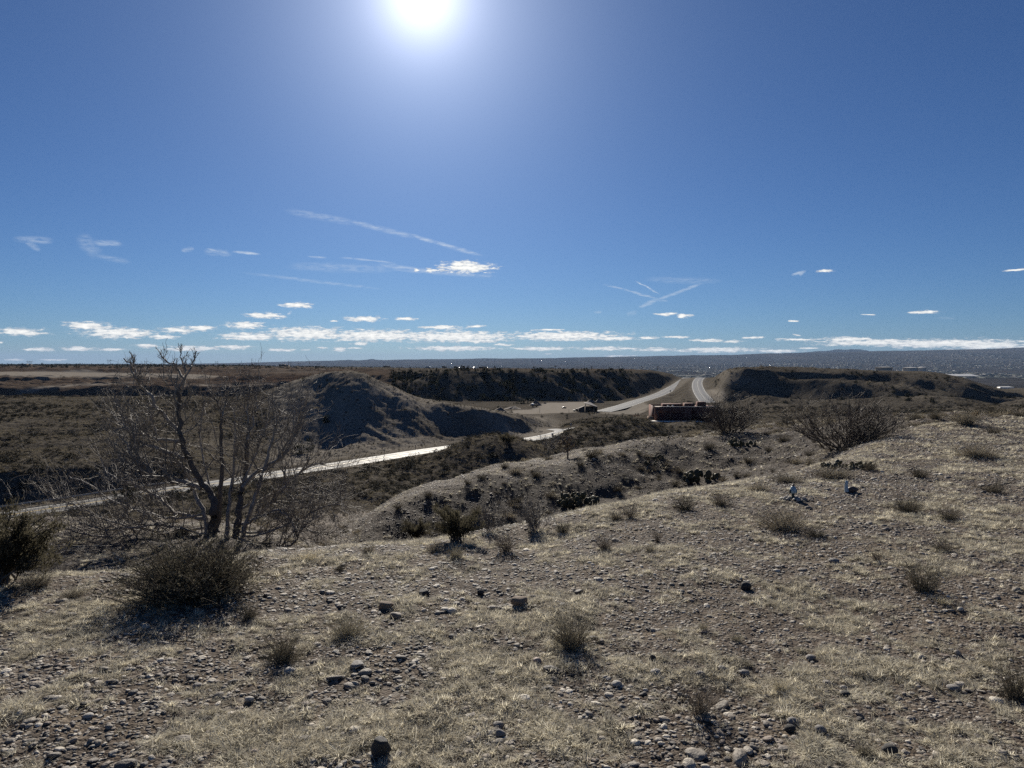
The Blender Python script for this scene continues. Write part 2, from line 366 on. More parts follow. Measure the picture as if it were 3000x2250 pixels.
# rills running down the hill face towards the road
hillm = smooth(7.3, 8.0, KK) * (1 - smooth(8.75, 9.0, KK)) * smooth(520, 640, U0) * (1 - smooth(1150, 1210, U0))
rx = (Xg + 0.85 * Yg) / 3.1 + fbm(Xg / 9, Yg / 9, 51, 2) * 2.2
Z -= hillm * smooth(700, 820, U0) * (.5 - np.abs(vnoise(rx, Yg / 60, 52))) * 1.9
# ravines and ribs in the cliff and in the mesa
clm = smooth(10.9, 11.6, KK) * (1 - smooth(14.6, 15.2, KK))
rib = (Xg + .55 * (Yg - 620) + fbm(Xg / 50, Yg / 50, 61, 2) * 30)
Z += clm * smooth(820, 880, U0) * (1 - smooth(1440, 1480, U0)) * (np.abs(vnoise(rib / 24., Yg / 300., 62)) * 15 - 6.5)
mem = smooth(10.0, 11.2, KK) * (1 - smooth(14.7, 15.3, KK)) * smooth(1535, 1600, U0)
rib2 = (Xg + .9 * (Yg - 500) + fbm(Xg / 40, Yg / 40, 71, 2) * 26)
Z += mem * (np.abs(vnoise(rib2 / 34., Yg / 300., 72)) * 18 - 8)
rol = smooth(9.0, 9.8, KK) * (1 - smooth(10.9, 11.4, KK)) * smooth(1560, 1640, U0)
Z += rol * np.abs(fbm((Xg + .5 * Yg) / 55., Yg / 90., 75, 3)) * 14

def polydist(x, y, pts):
    """distance to a polyline and the height along it"""
    best = np.full(x.shape, 1e9); hz = np.zeros(x.shape)
    for (x0, y0, z0), (x1, y1, z1) in zip(pts[:-1], pts[1:]):
        dx, dy = x1 - x0, y1 - y0; l2 = dx * dx + dy * dy
        t = np.clip(((x - x0) * dx + (y - y0) * dy) / l2, 0, 1)
        d = np.hypot(x - x0 - t * dx, y - y0 - t * dy)
        m = d < best; best = np.where(m, d, best); hz = np.where(m, z0 + t * (z1 - z0), hz)
    return best, hz
def carve(uvd, depth, width):
    global Z
    pts = [P(*a) for a in uvd]
    d, _ = polydist(Xg, Yg, pts)
    Z = Z - depth * np.exp(-(d / width) ** 2)
# the ravine in the left flank of the hill
carve([(712, 930, 188), (708, 895, 201), (700, 868, 214), (694, 853, 222)], 2.2, 4.0)
carve([(655, 950, 182), (648, 915, 196), (640, 880, 205)], .6, 3.0)
carve([(930, 905, 213), (905, 870, 226), (890, 858, 238)], 1.6, 3.5)
# the steep bank left of the road
d_, _ = polydist(Xg, Yg, [P(-100, 1075, 112), P(150, 1055, 122), P(330, 1040, 134)])
Z += np.where(KK > 7.25, 2.2 * np.exp(-(d_ / 7) ** 2), 0)

# --- roads: centre lines, the ground is graded to them
def smooth_line(uvd, n=8):
    a = np.array([P(*p) for p in uvd]); t = np.concatenate([[0], np.cumsum(np.hypot(np.diff(a[:, 0]), np.diff(a[:, 1])))])
    tq = np.linspace(0, t[-1], (len(a) - 1) * n + 1)
    # Catmull-Rom through the points
    out_ = []
    for q in tq:
        i = min(max(np.searchsorted(t, q, side='right') - 1, 0), len(a) - 2); f = (q - t[i]) / (t[i + 1] - t[i])
        p0, p1, p2, p3 = a[max(i - 1, 0)], a[i], a[i + 1], a[min(i + 2, len(a) - 1)]
        out_.append(.5 * ((2 * p1) + (-p0 + p2) * f + (2 * p0 - 5 * p1 + 4 * p2 - p3) * f * f + (-p0 + 3 * p1 - 3 * p2 + p3) * f ** 3))
    return np.array(out_)
def RD(u, v, zb=-22.5): return (u, v, -zb * F / (v - HV))
ROADS = {
 'main': (smooth_line([RD(-250, 1157), RD(60, 1107), RD(200, 1086), RD(333, 1064), RD(500, 1040), RD(620, 1021), RD(737, 1003), RD(820, 990), RD(900, 977), RD(979, 966), RD(1060, 957.5), RD(1121, 951), RD(1160, 946.5), RD(1200, 938.5), RD(1228, 930.5), RD(1276, 921.5), RD(1330, 914)]), 6.6),
 'spur': (smooth_line([RD(1200, 939), RD(1216, 934), RD(1212, 930), RD(1200, 928), RD(1192, 927)]), 5.0),
 'left': (smooth_line([(1300, 889, 470), (1340, 879, 500), (1377, 867, 560), (1425, 851.5, 650), (1461, 833, 760), (1480, 820, 860), (1488, 815.9, 910), (1500, 818, 1000)]), 12.5),
 'right': (smooth_line([(1536, 878, 440), (1526, 866, 480), (1511, 846, 590), (1506, 830, 720), (1509, 820, 830), (1515, 815.9, 910), (1522, 818, 1000)]), 10.5),
}
ROADMASK = np.full(Z.shape, 1e9)
for nm, (ln, wd) in ROADS.items():
    lo, hi = ln[:, 1].min() - 60, ln[:, 1].max() + 60
    r0, r1 = np.searchsorted(YROW, lo), np.searchsorted(YROW, hi)
    d, hz = polydist(Xg[r0:r1], Yg[r0:r1], ln)
    sh = 9.0 if nm in ('main', 'spur') else 16.0
    w = 1 - smooth(wd / 2 + 1.4, wd / 2 + 1.4 + sh, d)
    Z[r0:r1] = Z[r0:r1] * (1 - w) + (hz - .03) * w
    ROADMASK[r0:r1] = np.minimum(ROADMASK[r0:r1], d - wd / 2)

# flat shelf under the building and the yard buildings
def level(u0, u1, v, y0, y1, zval, soft=5.0):
    global Z
    xa, xb = P(u0, v, (y0 + y1) / 2)[0], P(u1, v, (y0 + y1) / 2)[0]
    dx = np.maximum(np.maximum(xa - Xg, Xg - xb), 0); dy = np.maximum(np.maximum(y0 - Yg, Yg - y1), 0)
    w = 1 - smooth(0, soft, np.hypot(dx, dy))
    Z = Z * (1 - w) + zval * w
BZ = P(1450, 908.6, 245)[2]
level(1404, 1575, 908, 237, 264, BZ, 6)
HZ = P(1275, 891.5, 462)[2]
level(1062, 1330, 890, 452, 590, HZ, 12)

def GZ(x, y):
    """ground height"""
    x = np.asarray(x, float); y = np.asarray(y, float)
    s = np.clip(x / (y + Y0), SCOL[0], SCOL[-1]); cj = np.interp(s, SCOL, np.arange(NS)); ri = np.interp(y, YROW, np.arange(NR))
    j = np.minimum(cj.astype(int), NS - 2); i = np.minimum(ri.astype(int), NR - 2); a, b = cj - j, ri - i
    return (Z[i, j] * (1 - a) + Z[i, j + 1] * a) * (1 - b) + (Z[i + 1, j] * (1 - a) + Z[i + 1, j + 1] * a) * b
def GRID(A, x, y):
    s = np.clip(np.asarray(x) / (np.asarray(y) + Y0), SCOL[0], SCOL[-1])
    return A[np.rint(np.interp(y, YROW, np.arange(NR))).astype(int), np.rint(np.interp(s, SCOL, np.arange(NS))).astype(int)]
def hit(u, v, y0=2.0, y1=3000.0):
    """where the ray through a photo point meets the ground"""
    d = ray(u, v); ys = np.exp(np.linspace(math.log(y0), math.log(y1), 1500)); t = ys / d[1]
    below = (EYE + d[2] * t) < GZ(d[0] * t, ys)
    i = int(np.argmax(below)) if below.any() else len(ys) - 1
    y = ys[i]; x = d[0] * y / d[1]
    return (x, y, float(GZ(x, y)))
# bend visible? highest elevation angle seen so far along each column, used to keep scattering to what shows
TAN = (Z - EYE) / np.maximum(Yg, .5); TAN[YROW < 1.0] = -9
HORZ = np.maximum.accumulate(TAN, 0)
VIS = TAN >= HORZ - 0.0035

# --- colour zones of bare dirt, and shade painted on the spur, by where they lie in the view, limited to their distance band
def inpoly(u, v, poly):
    c = np.zeros(u.shape, bool); n = len(poly)
    for i in range(n):
        (x0, y0), (x1, y1) = poly[i], poly[(i + 1) % n]
        if y0 == y1: continue
        c ^= ((y0 > v) != (y1 > v)) & (u < (x1 - x0) * (v - y0) / (y1 - y0) + x0)
    return c
U1, V1 = project(Xg, Yg, Z)
jit = fbm(Xg / 14, Yg / 14, 81, 3) * 3.0
BARE = np.zeros(Z.shape); RED_AND_SHADE = np.zeros(Z.shape)
for poly, ya, yb, val in [
    ([(1060,893),(1105,887.5),(1150,884),(1158,880),(1172,870),(1262,867.5),(1275,871),(1262,886),(1240,892),(1140,894)], 420, 640, 1.0),
    ([(1300,893),(1310,880),(1345,873),(1380,866),(1402,874),(1398,888),(1380,895)], 400, 640, .75),
    ([(1524,842),(1558,838),(1572,858),(1545,872),(1530,868)], 430, 700, .7),
    ([(-60,804),(60,802.5),(130,801),(180,798),(225,804),(440,809),(430,818),(330,815),(110,815.5),(-60,809)], 690, 1000, .8),
    ([(440,809),(475,812),(465,816),(430,818)], 690, 1000, .7),
    ([(40,842),(80,836),(170,830),(310,824),(300,827),(180,833),(95,840),(60,850),(30,852)], 540, 800, .75),
    ([(355,833),(640,826),(760,818.5),(830,815),(800,822),(640,829),(480,833)], 540, 800, .75),
    ([(560,792),(700,800),(690,806),(600,806),(540,800)], 690, 1100, .15),
    ([(1550,797),(1546,812),(1562,830),(1600,835),(1640,830),(1600,800)], 500, 640, .35)]:
    m = inpoly(U1 + jit * 2, V1 + jit * .5, poly) & (Yg > ya) & (Yg < yb)
    BARE = np.maximum(BARE, m * val)
for poly, ya, yb, val in [
    ([(478,812),(540,815),(660,812),(700,824),(560,826),(500,825)], 540, 1000, 1.0), ([(350,829),(420,834),(330,836)], 540, 800, .8),
    ([(470,795),(650,797),(640,810),(480,806)], 690, 1300, .55), ([(1000,796),(1400,797),(1400,803),(1000,803)], 760, 1500, .55)]:
    m = inpoly(U1 + jit * 2, V1 + jit * .5, poly) & (Yg > ya) & (Yg < yb)
    RED_AND_SHADE = np.maximum(RED_AND_SHADE, m * val)
RED_AND_SHADE = np.maximum(RED_AND_SHADE, pitm * .6 * (KK > 10.6) * (KK < 16.5))
BARE = np.maximum(BARE, .55 * (1 - smooth(.3, 2.4, ROADMASK)) * (Yg < 320))
BARE = np.maximum(BARE, .4 * (1 - smooth(.5, 4, ROADMASK)) * (Yg >= 320))
def blur(a):
    b = np.pad(a, 1, mode='edge'); return (b[:-2, 1:-1] + b[2:, 1:-1] + b[1:-1, :-2] + b[1:-1, 2:] + 2 * a) / 6
RED_AND_SHADE = np.maximum(RED_AND_SHADE, smooth(2.6, 3.0, KK) * (KK < 4.95) * (U0 < 1950) * (1 - .5 * smooth(3.85, 4.0, KK)))  # spur soil painted darker, standing in for the shade of its grazing-lit flank
BARE = np.maximum(BARE, (.68 * HM * (KK > 7.3)) * (.8 + fbm(Xg / 12, Yg / 12, 83, 3) * .8))
BARE = blur(blur(BARE)); RED_AND_SHADE = blur(blur(RED_AND_SHADE))

# ------------------------------------------------------------------ ground materials
def newmat(name):
    m = bpy.data.materials.new(name); m.use_nodes = True; t = NT(m.node_tree)
    b = m.node_tree.nodes['Principled BSDF']
    return m, t, b
def simple(name, col, rough=.7, var=.25, scale=8.0, metal=0.0, spec=.3, bump=0.0, rnd=0.0, trans=0.0):
    m, t, b = newmat(name)
    tcn = t.n('ShaderNodeTexCoord')
    nz = t.noise(tcn.outputs['Object'], scale, 5.0, .6)
    f = t.mapr(nz, .25, .75, 1 - var, 1 + var)
    if rnd:
        oi = t.n('ShaderNodeObjectInfo'); f = t.math('MULTIPLY', f, t.mapr(oi.outputs['Random'], 0, 1, 1 - rnd, 1 + rnd))
    c = t.vm('SCALE', tuple(col)); t.l(f, c.node.inputs[3])
    t.l(c, b.inputs['Base Color']); b.inputs['Roughness'].default_value = rough; b.inputs['Metallic'].default_value = metal
    b.inputs['Specular IOR Level'].default_value = spec
    if bump:
        bp = t.n('ShaderNodeBump'); bp.inputs['Strength'].default_value = bump; bp.inputs['Distance'].default_value = .1 / scale * 3
        t.l(nz, bp.inputs['Height']); t.l(bp.outputs[0], b.inputs['Normal'])
    if trans:
        tr = t.n('ShaderNodeBsdfTranslucent'); t.l(c, tr.inputs[0])
        ms = t.n('ShaderNodeMixShader'); ms.inputs[0].default_value = trans
        t.l(b.outputs[0], ms.inputs[1]); t.l(tr.outputs[0], ms.inputs[2])
        t.l(ms.outputs[0], m.node_tree.nodes['Material Output'].inputs[0])
    return m
def bumped(t, b, h, strength, dist, prev=None):
    bp = t.n('ShaderNodeBump'); bp.inputs['Strength'].default_value = strength; bp.inputs['Distance'].default_value = dist
    t.l(h, bp.inputs['Height'])
    if prev is not None: t.l(prev, bp.inputs['Normal'])
    t.l(bp.outputs[0], b.inputs['Normal']); return bp.outputs[0]

m_soil, t, b = newmat('gravelly soil')
g = t.n('ShaderNodeNewGeometry'); pos = g.outputs['Position']
n1 = t.noise(pos, .55, 4, .6); n2 = t.noise(pos, 9, 5, .65); n3 = t.noise(pos, 2.1, 4, .6)
base = t.ramp(n1, [(.3, (.064, .048, .036)), (.5, (.090, .069, .052)), (.7, (.125, .098, .072))])
grit = t.voro(pos, 34, 'Color'); gs = t.n('ShaderNodeSeparateColor'); t.l(grit, gs.inputs[0])
c = t.mix(t.math('MULTIPLY', gs.outputs[0], .75), base, t.ramp(gs.outputs[1], [(.0, (.05, .043, .037)), (.5, (.15, .127, .105)), (.9, (.32, .28, .23)), (1, (.46, .42, .36))]))
c = t.mix(t.mapr(n3, .5, .75, 0, .8), c, (.22, .175, .118, 1))
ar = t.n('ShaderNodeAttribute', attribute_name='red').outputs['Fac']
c = t.mix(t.math('MULTIPLY', ar, .7), c, (.050, .042, .035, 1))  # on the spur this attribute mixes painted shade into the soil colour
c = t.mix(t.mapr(n2, .35, .6, .35, 0), c, (.075, .055, .042, 1))
t.l(c, b.inputs['Base Color']); b.inputs['Roughness'].default_value = .85; b.inputs['Specular IOR Level'].default_value = .06
pv = bumped(t, b, t.voro(pos, 34), .6, -.016)
pv = bumped(t, b, t.voro(pos, 80), .7, -.009, pv)
bumped(t, b, n2, .8, .05, pv)

m_hill, t, b = newmat('dry hillside')
g = t.n('ShaderNodeNewGeometry'); pos = g.outputs['Position']
ab = t.n('ShaderNodeAttribute', attribute_name='bare').outputs['Fac']; ar = t.n('ShaderNodeAttribute', attribute_name='red').outputs['Fac']
n1 = t.noise(pos, .05, 5, .6); n2 = t.noise(pos, .55, 5, .62); n3 = t.noise(pos, 2.6, 3, .6)
base = t.ramp(n1, [(.3, (.060, .053, .045)), (.5, (.088, .078, .065)), (.7, (.130, .115, .093))])
c = t.mix(t.mapr(n2, .48, .66, 0, .75), base, (.040, .035, .028, 1))
c = t.mix(t.mapr(n3, .5, .7, 0, .5), c, (.19, .17, .135, 1))
c = t.mix(t.math('MULTIPLY', ar, .85), c, t.ramp(n2, [(.3, (.055, .037, .029)), (.7, (.125, .083, .06))]))
c = t.mix(ab, c, t.ramp(n2, [(.3, (.21, .188, .158)), (.7, (.285, .258, .222))]))
t.l(c, b.inputs['Base Color']); b.inputs['Roughness'].default_value = .9; b.inputs['Specular IOR Level'].default_value = .0
inv = t.math('SUBTRACT', 1.0, t.math('MULTIPLY', ab, 1.0), clamp=True)
hgt = t.math('MULTIPLY', t.math('ADD', n2, t.math('MULTIPLY', n3, .35)), inv)
bumped(t, b, hgt, .85, .9)

m_val, t, b = newmat('valley floor')
g = t.n('ShaderNodeNewGeometry'); pos = g.outputs['Position']
st = t.vm('MULTIPLY', pos, (1, .35, 1))
n1 = t.noise(st, .0011, 6, .62); n2 = t.noise(st, .006, 5, .65); n3 = t.noise(st, .03, 3, .6)
c = t.ramp(n1, [(.32, (.016, .015, .016)), (.5, (.034, .030, .028)), (.68, (.068, .056, .046))])
c = t.mix(t.mapr(n2, .46, .6, 0, .85), c, (.022, .021, .02, 1))
c = t.mix(t.mapr(n3, .56, .68, 0, .6), c, (.10, .085, .07, 1))
t.l(c, b.inputs['Base Color']); b.inputs['Roughness'].default_value = .9; b.inputs['Specular IOR Level'].default_value = .0

# --- mesh objects of the terrain: one grid cut into pieces that share their border points
VN = np.stack([Xg, Yg, Z], -1)
dr = np.gradient(VN, axis=0); dc = np.gradient(VN, axis=1)
NRM = np.cross(dc, dr); NRM /= np.linalg.norm(NRM, axis=-1, keepdims=True) + 1e-12
KF = (KK[:-1, :-1] + KK[1:, 1:]) / 2; UF = (U1[:-1, :-1] + U1[1:, 1:]) / 2; YF = (Yg[:-1, :-1] + Yg[1:, 1:]) / 2
zone = np.full(KF.shape, 1)
zone[KF < 5.0] = 0
hl = np.interp(UF, [470, 540, 600, 1180, 1215], [9.2, 8.2, 7.6, 7.75, 9.2])
zone[(KF > hl) & (KF < 9.6) & (UF > 480) & (UF < 1212)] = 2
zone[(KF > 10.9) & (KF < 17) & (UF > 1545) & (YF > 440)] = 3
zone[(KF > 10.95) & (KF < 15.6) & (UF > 830) & (UF < 1470)] = 4
zone[KF > 18.0] = 5
zone[KF > 21.0] = 6
def terrain_piece(name, zid, mat):
    r, c_ = np.nonzero(zone == zid)
    ids = np.stack([r * NS + c_, r * NS + c_ + 1, (r + 1) * NS + c_ + 1, (r + 1) * NS + c_], 1)
    used, invx = np.unique(ids.ravel(), return_inverse=True)
    me = mesh_np(name, VN.reshape(-1, 3)[used], invx.reshape(-1, 4), mat, True)
    for nm, A in (('bare', BARE), ('red', RED_AND_SHADE)):
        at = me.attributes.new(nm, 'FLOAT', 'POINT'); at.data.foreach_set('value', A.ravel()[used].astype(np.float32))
    me.normals_split_custom_set_from_vertices(NRM.reshape(-1, 3)[used].astype(np.float32))
    return tag(obj(name, me), kind='structure')
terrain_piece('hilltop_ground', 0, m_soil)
terrain_piece('valley_slope', 1, m_hill)
terrain_piece('hill', 2, m_hill)
terrain_piece('mesa', 3, m_hill)
terrain_piece('bluff', 4, m_hill)
terrain_piece('valley_floor', 5, m_val)
terrain_piece('far_mesa', 6, m_val)

# far mountain and the row of old volcanoes on the skyline
def ridge_hill(name, line, y, base_v, mat):
    us = np.linspace(line[0][0], line[-1][0], 90); vs = np.interp(us, [a for a, _ in line], [b_ for _, b_ in line])
    vs = vs + fbm(us / 14.0, us * 0 + y, 91, 3) * (base_v - vs) * .3
    top = np.array([P(u, v, y) for u, v in zip(us, vs)]); bz = P(us[0], base_v, y)[2]
    prof = np.array([(-1, 0), (-.7, .25), (-.35, .68), (-.12, .95), (0, 1), (.2, .9), (.6, .4), (1, 0)])
    h = np.maximum(top[:, 2] - bz, 0.5)
    V = np.concatenate([np.stack([top[:, 0] * (1 + a * h / y * 2.5), top[:, 1] + a * h * 2.5, bz - 60 * (1 - b_) * (abs(a) == 1) + h * b_], 1) for a, b_ in prof])
    n = len(us); fs = [(i * n + k, i * n + k + 1, (i + 1) * n + k + 1, (i + 1) * n + k) for i in range(len(prof) - 1) for k in range(n - 1)]
    return tag(obj(name, mesh_np(name, V, np.array(fs), mat, True)), kind='structure')
ridge_hill('distant_mountain', [(1738, 761), (1765, 758.5), (1790, 757), (1812, 754.3), (1830, 755.5), (1850, 754.2), (1868, 757), (1885, 759.5), (1905, 761)], 25500, 762, m_val)
ridge_hill('volcano_hills', [(690, 781), (720, 779), (740, 777.4), (752, 777.2), (775, 778.3), (790, 777.0), (802, 775.2), (812, 776.8), (840, 778.4), (865, 778), (876, 776.6), (884, 777.6), (900, 777.6), (910, 776.4), (925, 777.4), (950, 778.5)], 24200, 781.5, m_val)

# ------------------------------------------------------------------ roads
m_asph, t, b = newmat('worn asphalt')
g = t.n('ShaderNodeNewGeometry'); pos = g.outputs['Position']
uvn = t.n('ShaderNodeUVMap'); sx = t.n('ShaderNodeSeparateXYZ'); t.l(uvn.outputs[0], sx.inputs[0])
n1 = t.noise(pos, .5, 5, .6); n2 = t.noise(pos, 6, 3, .6)
c = t.ramp(n1, [(.3, (.15, .148, .145)), (.7, (.22, .216, .21))])
wheel = t.math('MULTIPLY', t.math('ADD', t.math('COSINE', t.math('MULTIPLY', sx.outputs[0], 25.13)), 1.0), .5)   # two tracks to a lane
c = t.mix(t.math('MULTIPLY', wheel, .35), c, (.12, .118, .117, 1))
t.l(c, b.inputs['Base Color'])
t.l(t.math('ADD', t.mapr(n1, .3, .7, .62, .74), t.math('MULTIPLY', wheel, -.16)), b.inputs['Roughness'])
b.inputs['Specular IOR Level'].default_value = .03
bumped(t, b, n2, .12, .02)
m_paint = simple('road paint', (.75, .72, .6), .6, .15, 2.0)
m_ypaint = simple('yellow road paint', (.55, .38, .08), .6, .15, 2.0)

def strip(name, ln, w, off, mat, lift, parent=None):
    t_ = np.gradient(ln[:, :2], axis=0); t_ /= np.linalg.norm(t_, axis=1, keepdims=True)
    nrm = np.stack([t_[:, 1], -t_[:, 0]], 1); K = 5
    V, UV = [], []
    for k in range(K):
        o = off + (k / (K - 1) - .5) * w
        xy = ln[:, :2] + nrm * o
        camber = -.02 * abs(o)
        V.append(np.concatenate([xy, (ln[:, 2] + lift + camber)[:, None]], 1))
    n = len(ln); V = np.concatenate(V)
    fs = np.array([(k * n + i, (k + 1) * n + i, (k + 1) * n + i + 1, k * n + i + 1) for k in range(K - 1) for i in range(n - 1)])[:, ::-1]
    me = mesh_np(name, V, fs, mat, True)
    uvl = me.uv_layers.new(name='UVMap'); uu = np.repeat(np.arange(K) / (K - 1), n); vv = np.tile(np.arange(n) / n, K)
    li = np.zeros(len(me.loops), dtype=np.int32); me.loops.foreach_get('vertex_index', li)
    uvl.data.foreach_set('uv', np.stack([uu[li], vv[li]], 1).astype(np.float32).ravel())
    return obj(name, me, parent)
for nm, (ln, wd) in ROADS.items():
    if nm == 'spur': ln = ln[4:]
    rd = tag(strip('highway' if nm in ('left', 'right') else 'road', ln, wd, 0, m_asph, .09 if nm != 'spur' else .084), kind='structure')
    if nm != 'spur':
        strip('edge_line', ln, .16, wd / 2 - .55, m_paint, .094, rd); strip('edge_line', ln, .16, -wd / 2 + .55, m_paint, .094, rd)
        strip('centre_line', ln, .14, .14, m_ypaint if nm == 'main' else m_paint, .094, rd)
        if nm == 'main': strip('centre_line', ln, .14, -.14, m_ypaint, .094, rd)

# ------------------------------------------------------------------ haze: the thin air over the valley
m_haze = bpy.data.materials.new('haze'); m_haze.use_nodes = True
hn = NT(m_haze.node_tree); hn.nt.nodes.clear()
pvn = hn.n('ShaderNodeVolumePrincipled'); pvn.inputs['Color'].default_value = (.48, .68, 1.0, 1)
pvn.inputs['Density'].default_value = 1.7e-5; pvn.inputs['Anisotropy'].default_value = 0.0
ho = hn.n('ShaderNodeOutputMaterial'); hn.l(pvn.outputs[0], ho.inputs['Volume'])
zb, zt = float(Z.min()) - 1200, 500.0
hv = np.array([(x, y, z) for z in (zb, zt) for x, y in ((-90000, -300), (90000, -300), (90000, 61000), (-90000, 61000))])
hf = np.array([(0, 3, 2, 1), (4, 5, 6, 7), (0, 1, 5, 4), (1, 2, 6, 5), (2, 3, 7, 6), (3, 0, 4, 7)])
tag(obj('haze', mesh_np('haze', hv, hf, m_haze)), kind='stuff')

# ------------------------------------------------------------------ scattering as instances on points (stuff only)
def scatter(name, pts, rot, scl, idx, meshes, kind='stuff', label=None):
    me = bpy.data.meshes.new(name); me.vertices.add(len(pts)); me.vertices.foreach_set('co', np.asarray(pts, np.float32).ravel())
    for nm, A in (('rot', rot), ('scl', scl)):
        at = me.attributes.new(nm, 'FLOAT_VECTOR', 'POINT'); at.data.foreach_set('vector', np.asarray(A, np.float32).ravel())
    at = me.attributes.new('idx', 'INT', 'POINT'); at.data.foreach_set('value', np.asarray(idx, np.int32))
    col = bpy.data.collections.new(name + ' kinds')
    for k, m in enumerate(meshes):
        po = bpy.data.objects.new(f'{name} kind {k:02d}', m); col.objects.link(po)
    ng = bpy.data.node_groups.new(name, 'GeometryNodeTree')
    ng.interface.new_socket('Geometry', in_out='INPUT', socket_type='NodeSocketGeometry')
    ng.interface.new_socket('Geometry', in_out='OUTPUT', socket_type='NodeSocketGeometry')
    N = ng.nodes; gi, go = N.new('NodeGroupInput'), N.new('NodeGroupOutput')
    ip = N.new('GeometryNodeInstanceOnPoints'); ci = N.new('GeometryNodeCollectionInfo')
    ci.inputs['Collection'].default_value = col; ci.inputs['Separate Children'].default_value = True; ci.inputs['Reset Children'].default_value = True
    def attr(nm, ty):
        a = N.new('GeometryNodeInputNamedAttribute'); a.data_type = ty; a.inputs['Name'].default_value = nm
        return a.outputs['Attribute']
    ng.links.new(gi.outputs[0], ip.inputs['Points']); ng.links.new(ci.outputs[0], ip.inputs['Instance'])
    ip.inputs['Pick Instance'].default_value = True
    ng.links.new(attr('idx', 'INT'), ip.inputs['Instance Index'])
    ng.links.new(attr('rot', 'FLOAT_VECTOR'), ip.inputs['Rotation']); ng.links.new(attr('scl', 'FLOAT_VECTOR'), ip.inputs['Scale'])
    ng.links.new(ip.outputs[0], go.inputs[0])
    o = obj(name, me); md = o.modifiers.new('scatter', 'NODES'); md.node_group = ng
    return tag(o, kind=kind, label=label)

# ------------------------------------------------------------------ small shape builders
class Bag:
    """collects triangles and quads with a material slot each"""
    def __init__(s): s.v, s.t, s.q, s.tm, s.qm, s.n = [], [], [], [], [], 0
    def add(s, v, f, m=0):
        v = np.asarray(v, float); f = np.asarray(f, int) + s.n
        (s.t if f.shape[1] == 3 else s.q).append(f); (s.tm if f.shape[1] == 3 else s.qm).append(np.full(len(f), m))
        s.v.append(v); s.n += len(v)
    def mesh(s, name, mats, smooth=False):
        fl = ([np.concatenate(s.t)] if s.t else []) + ([np.concatenate(s.q)] if s.q else [])
        mi = np.concatenate(([np.concatenate(s.tm)] if s.t else []) + ([np.concatenate(s.qm)] if s.q else []))
        return mesh_np(name, np.concatenate(s.v), fl, mats, smooth, mi)
def tube(bag, pts, rad, sides=4, m=0, cap=False):
    pts = np.asarray(pts, float); rad = np.asarray(rad, float); n = len(pts)
    tg = np.gradient(pts, axis=0); tg /= np.linalg.norm(tg, axis=1, keepdims=True) + 1e-12
    ref = np.where(np.abs(tg[:, 2:3]) < .9, np.array([[0, 0, 1.0]]), np.array([[1.0, 0, 0]]))
    a = np.cross(tg, ref); a /= np.linalg.norm(a, axis=1, keepdims=True) + 1e-12
    b = np.cross(tg, a)
    th = np.arange(sides) * 2 * math.pi / sides
    ring = pts[:, None] + rad[:, None, None] * (np.cos(th)[None, :, None] * a[:, None] + np.sin(th)[None, :, None] * b[:, None])
    v = ring.reshape(-1, 3)
    i = np.arange(n - 1)[:, None] * sides; k = np.arange(sides)[None]; k2 = (k + 1) % sides
    f = np.stack([i + k, i + sides + k, i + sides + k2, i + k2], -1).reshape(-1, 4)
    bag.add(v, f, m)
    if cap:
        c = np.concatenate([v[-sides:], pts[-1:]]); bag.add(c, [(j, (j + 1) % sides, sides) for j in range(sides)], m)
def box(bag, x0, x1, y0, y1, z0, z1, m=0):
    v = [(x, y, z) for z in (z0, z1) for x, y in ((x0, y0), (x1, y0), (x1, y1), (x0, y1))]
    bag.add(v, [(0, 3, 2, 1), (4, 5, 6, 7), (0, 1, 5, 4), (1, 2, 6, 5), (2, 3, 7, 6), (3, 0, 4, 7)], m)
def lathe(bag, prof, n=16, m=0, cx=0, cy=0):
    pr = np.asarray(prof, float); th = np.arange(n) * 2 * math.pi / n
    v = np.stack([cx + pr[:, 0:1] * np.cos(th), cy + pr[:, 0:1] * np.sin(th), np.repeat(pr[:, 1:2], n, 1)], -1).reshape(-1, 3)
    f = [(i * n + k, i * n + (k + 1) % n, (i + 1) * n + (k + 1) % n, (i + 1) * n + k) for i in range(len(pr) - 1) for k in range(n)]
    bag.add(v, f, m)
def ico(sub):
    bm = bmesh.new(); bmesh.ops.create_icosphere(bm, subdivisions=sub, radius=1.0)
    v = np.array([x.co[:] for x in bm.verts]); f = np.array([[x.index for x in p.verts] for p in bm.faces]); bm.free(); return v, f
IC2, IC3 = ico(2), ico(3)
def n3(v, sc_, seed):
    return vnoise(v[:, 0] * sc_ + v[:, 2] * 1.7, v[:, 1] * sc_ - v[:, 2] * 1.3, seed)

# ------------------------------------------------------------------ plant and stone materials
m_straw = simple('straw grass', (.70, .65, .52), .65, .25, 30, rnd=.35, trans=.45, spec=.04)
m_straw2 = simple('grey straw grass', (.50, .455, .36), .7, .25, 30, rnd=.35, trans=.4, spec=.04)
m_stem = simple('dry twigs', (.19, .16, .125), .75, .3, 40, rnd=.2, trans=.15, spec=.04)
m_stem2 = simple('grey green twigs', (.19, .17, .12), .75, .3, 40, rnd=.2, trans=.25, spec=.04)
m_sage = simple('sagebrush leaf', (.032, .031, .026), .8, .35, 3, rnd=.35, trans=.25, spec=.04)
m_tan = simple('tan bunch grass', (.165, .142, .102), .75, .35, 3, rnd=.3, trans=.4, spec=.04)
m_jun = simple('juniper leaf', (.024, .027, .016), .75, .4, 6, rnd=.25, trans=.15, spec=.04)
m_jun2 = simple('near juniper leaf', (.085, .076, .052), .75, .5, 20, rnd=.1, trans=.5, spec=.04)
m_bark = simple('weathered grey wood', (.27, .245, .215), .75, .4, 9, bump=.6, spec=.35)
